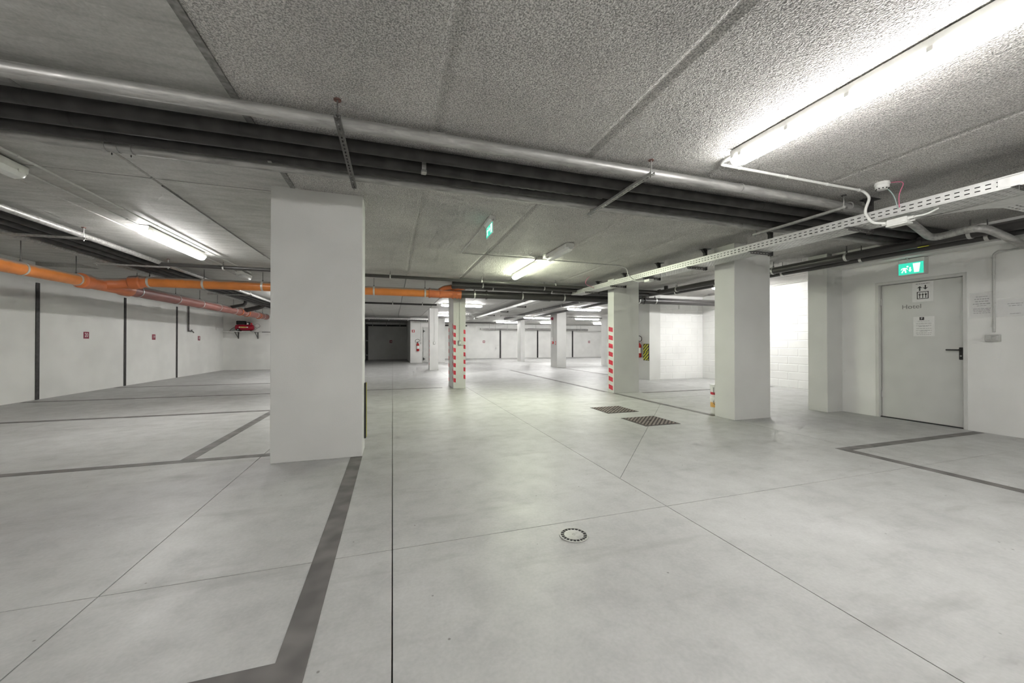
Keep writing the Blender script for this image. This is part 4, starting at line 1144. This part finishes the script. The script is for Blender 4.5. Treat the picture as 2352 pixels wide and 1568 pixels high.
tag(mesh_obj('air_hose', MB().sweep(hp, 0.009, 8), 'greyplastic', loc=hp[0], smooth=True), 'coiled grey hose beside the red compressor', 'hose')
wire([(-6.24, 18.36, 1.80), (-6.38, 18.42, 1.76), (-6.52, 18.55, 1.64), (-6.56, 18.59, 1.58)], 0.006, 'rubber', 'black power cable of the compressor')
conduit([(-5.4, 18.585, 1.61), (-2.5, 18.585, 1.61)], 0.012, 'thin dark conduit along the wall right of the shelf', 'darksteel')
tp = thing('water_tap', (-6.76, 15.72, 1.55), 'grey wall pipe with a small tap under the drain pipe', 'tap')
part('riser', MB().cyl((-6.72, 15.72, 1.53), (-6.72, 15.72, 2.60), 0.024, 12), 'darksteel', tp, smooth=True)
part('spout', MB().sweep(bend([(-6.72, 15.72, 1.55), (-6.70, 15.95, 1.55), (-6.70, 16.02, 1.50)], 0.04, 5), 0.018, 10), 'darksteel', tp, smooth=True)
part('tap_lever', MB().box(-6.715, -6.685, 15.86, 15.95, 1.585, 1.60), 'darksteel', tp)
part('tap_stem', MB().cyl((-6.70, 15.90, 1.55), (-6.70, 15.90, 1.59), 0.012, 8), 'darksteel', tp)
dp = pipe('drop_pipe', [(-4.55, 14.2, 2.58), (-4.55, 14.2, 2.38), (-4.98, 14.3, 2.30)], 0.05, 'pvc', 'short black pipe dropping into the red end of the drain', rad=0.1)
dq = pipe('drop_pipe', [(-4.30, 15.4, 2.58), (-4.45, 15.4, 2.42), (-4.98, 15.5, 2.29)], 0.075, 'pvc', 'thick black elbow dropping into the drain near the compressor', rad=0.12)
pipe('drain_pipe', [(-4.6, 17.2, 2.33), (-1.9, 17.2, 2.33)], 0.03, 'pvc', 'black pipe crossing high before the left back wall')

# ================================================================ BUCKETS BEHIND THE COLUMN
def bucket(x, y, z, r, hh, band, bmat, label, hang):
    t = thing('paint_bucket', (x, y, z), label, 'bucket', 'stacked paint buckets')
    part('pail', MB().lathe([(r * 0.86, 0.0), (r * 0.88, 0.004), (r, hh - 0.03), (r * 1.04, hh - 0.028), (r * 1.04, hh - 0.008), (r * 1.01, hh)], (x, y, z), 'z', 28), 'bucket', t, smooth=True)
    part('lid', MB().lathe([(r * 1.05, 0.0), (r * 1.06, 0.006), (r * 1.02, 0.012), (0.0, 0.012)], (x, y, z + hh - 0.002), 'z', 28), 'bucket', t, smooth=True)
    part('label_band', MB().ring((x, y, z + band[0]), (0, 0, 1), r * 0.9, r * (0.88 + 0.12 * (band[0] / hh)) + 0.003, band[1], 28), bmat, t, smooth=True)
    pts = [(x - r * 1.0, y - 0.02, z + hh * 0.82), (x - r * 1.35, y - 0.06, z + hh * hang), (x - r * 0.6, y - r * 1.1, z + hh * (hang - 0.05)), (x + r * 0.5, y - r * 0.95, z + hh * 0.8)]
    part('handle', MB().sweep(bend(pts, 0.06, 5), 0.0035, 6), 'darksteel', t)
bucket(4.97, 4.72, 0.0, 0.112, 0.255, (0.15, 0.09), 'ochre', 'white paint bucket with an orange label, at the bottom of the stack', 0.62)
bucket(4.968, 4.722, 0.268, 0.112, 0.185, (0.055, 0.04), 'redtape', 'white paint bucket with a red band, on top of the stack', 0.25)

# ================================================================ FAR PIPES
def far_hung(x0, x1, y, z, r, mat, label, nrod=4, rb=(0, 1)):
    o = pipe('drain_pipe' if mat == 'pvc' else 'clad_pipe', [(x0, y, z), (x1, y, z)], r, mat, label, n=16)
    for k in range(nrod):
        x = x0 + (x1 - x0) * (k + 0.5) / nrod
        clamp(o, (x, y, z), (1, 0, 0), r, 2.58, 0.03, 12)
    return o
far_hung(-2.5, 1.5, 13.6, 2.50, 0.034, 'pvc', 'thin dark pipe crossing before the plain slim column', 4)
far_hung(-1.7, 2.3, 21.4, 2.40, 0.045, 'pvc', 'black pipe crossing just under the recess cable tray', 4)
far_hung(-1.7, 0.90, 26.6, 2.33, 0.055, 'pvc', 'lower black pipe inside the dim recess', 3)
vp = pipe('drain_pipe', [(-1.62, 26.6, 0.0), (-1.62, 26.6, 2.40)], 0.07, 'pvc', 'black vertical pipe at the left edge of the recess', n=16)
for z in (0.35, 1.3): part('pipe_clamp', MB().ring((-1.62, 26.6, z), (0, 0, 1), 0.066, 0.08, 0.04, 16), 'clamp', vp)
far_hung(2.98, 5.2, 27.3, 2.42, 0.05, 'pvc', 'black pipe along the top of the back wall', 2)
far_hung(6.2, 10.4, 27.2, 2.20, 0.055, 'galv', 'galvanised pipe hung on the back wall, left length', 3)
far_hung(10.0, 15.2, 27.3, 2.22, 0.07, 'galv', 'galvanised pipe hung on the back wall, right length', 4)
far_hung(6.2, 17.5, 27.1, 2.10, 0.012, 'galv', 'thin pipe hung below the galvanised lengths', 5)
# a cable bundle and box cluster under the far tray
cl = thing('junction_box', (4.3, 18.6, 2.38), 'small grey box at the end of the far tray', 'box')
part('body', MB().box(3.9, 4.1, 18.4, 18.6, 2.33, 2.41), 'greyplastic', cl, bev=0.01)
part('cable', MB().sweep(bend([(3.95, 18.4, 2.40), (3.75, 18.4, 2.50), (3.6, 18.5, H)], 0.08, 5), 0.012, 8), 'greyplastic', cl)
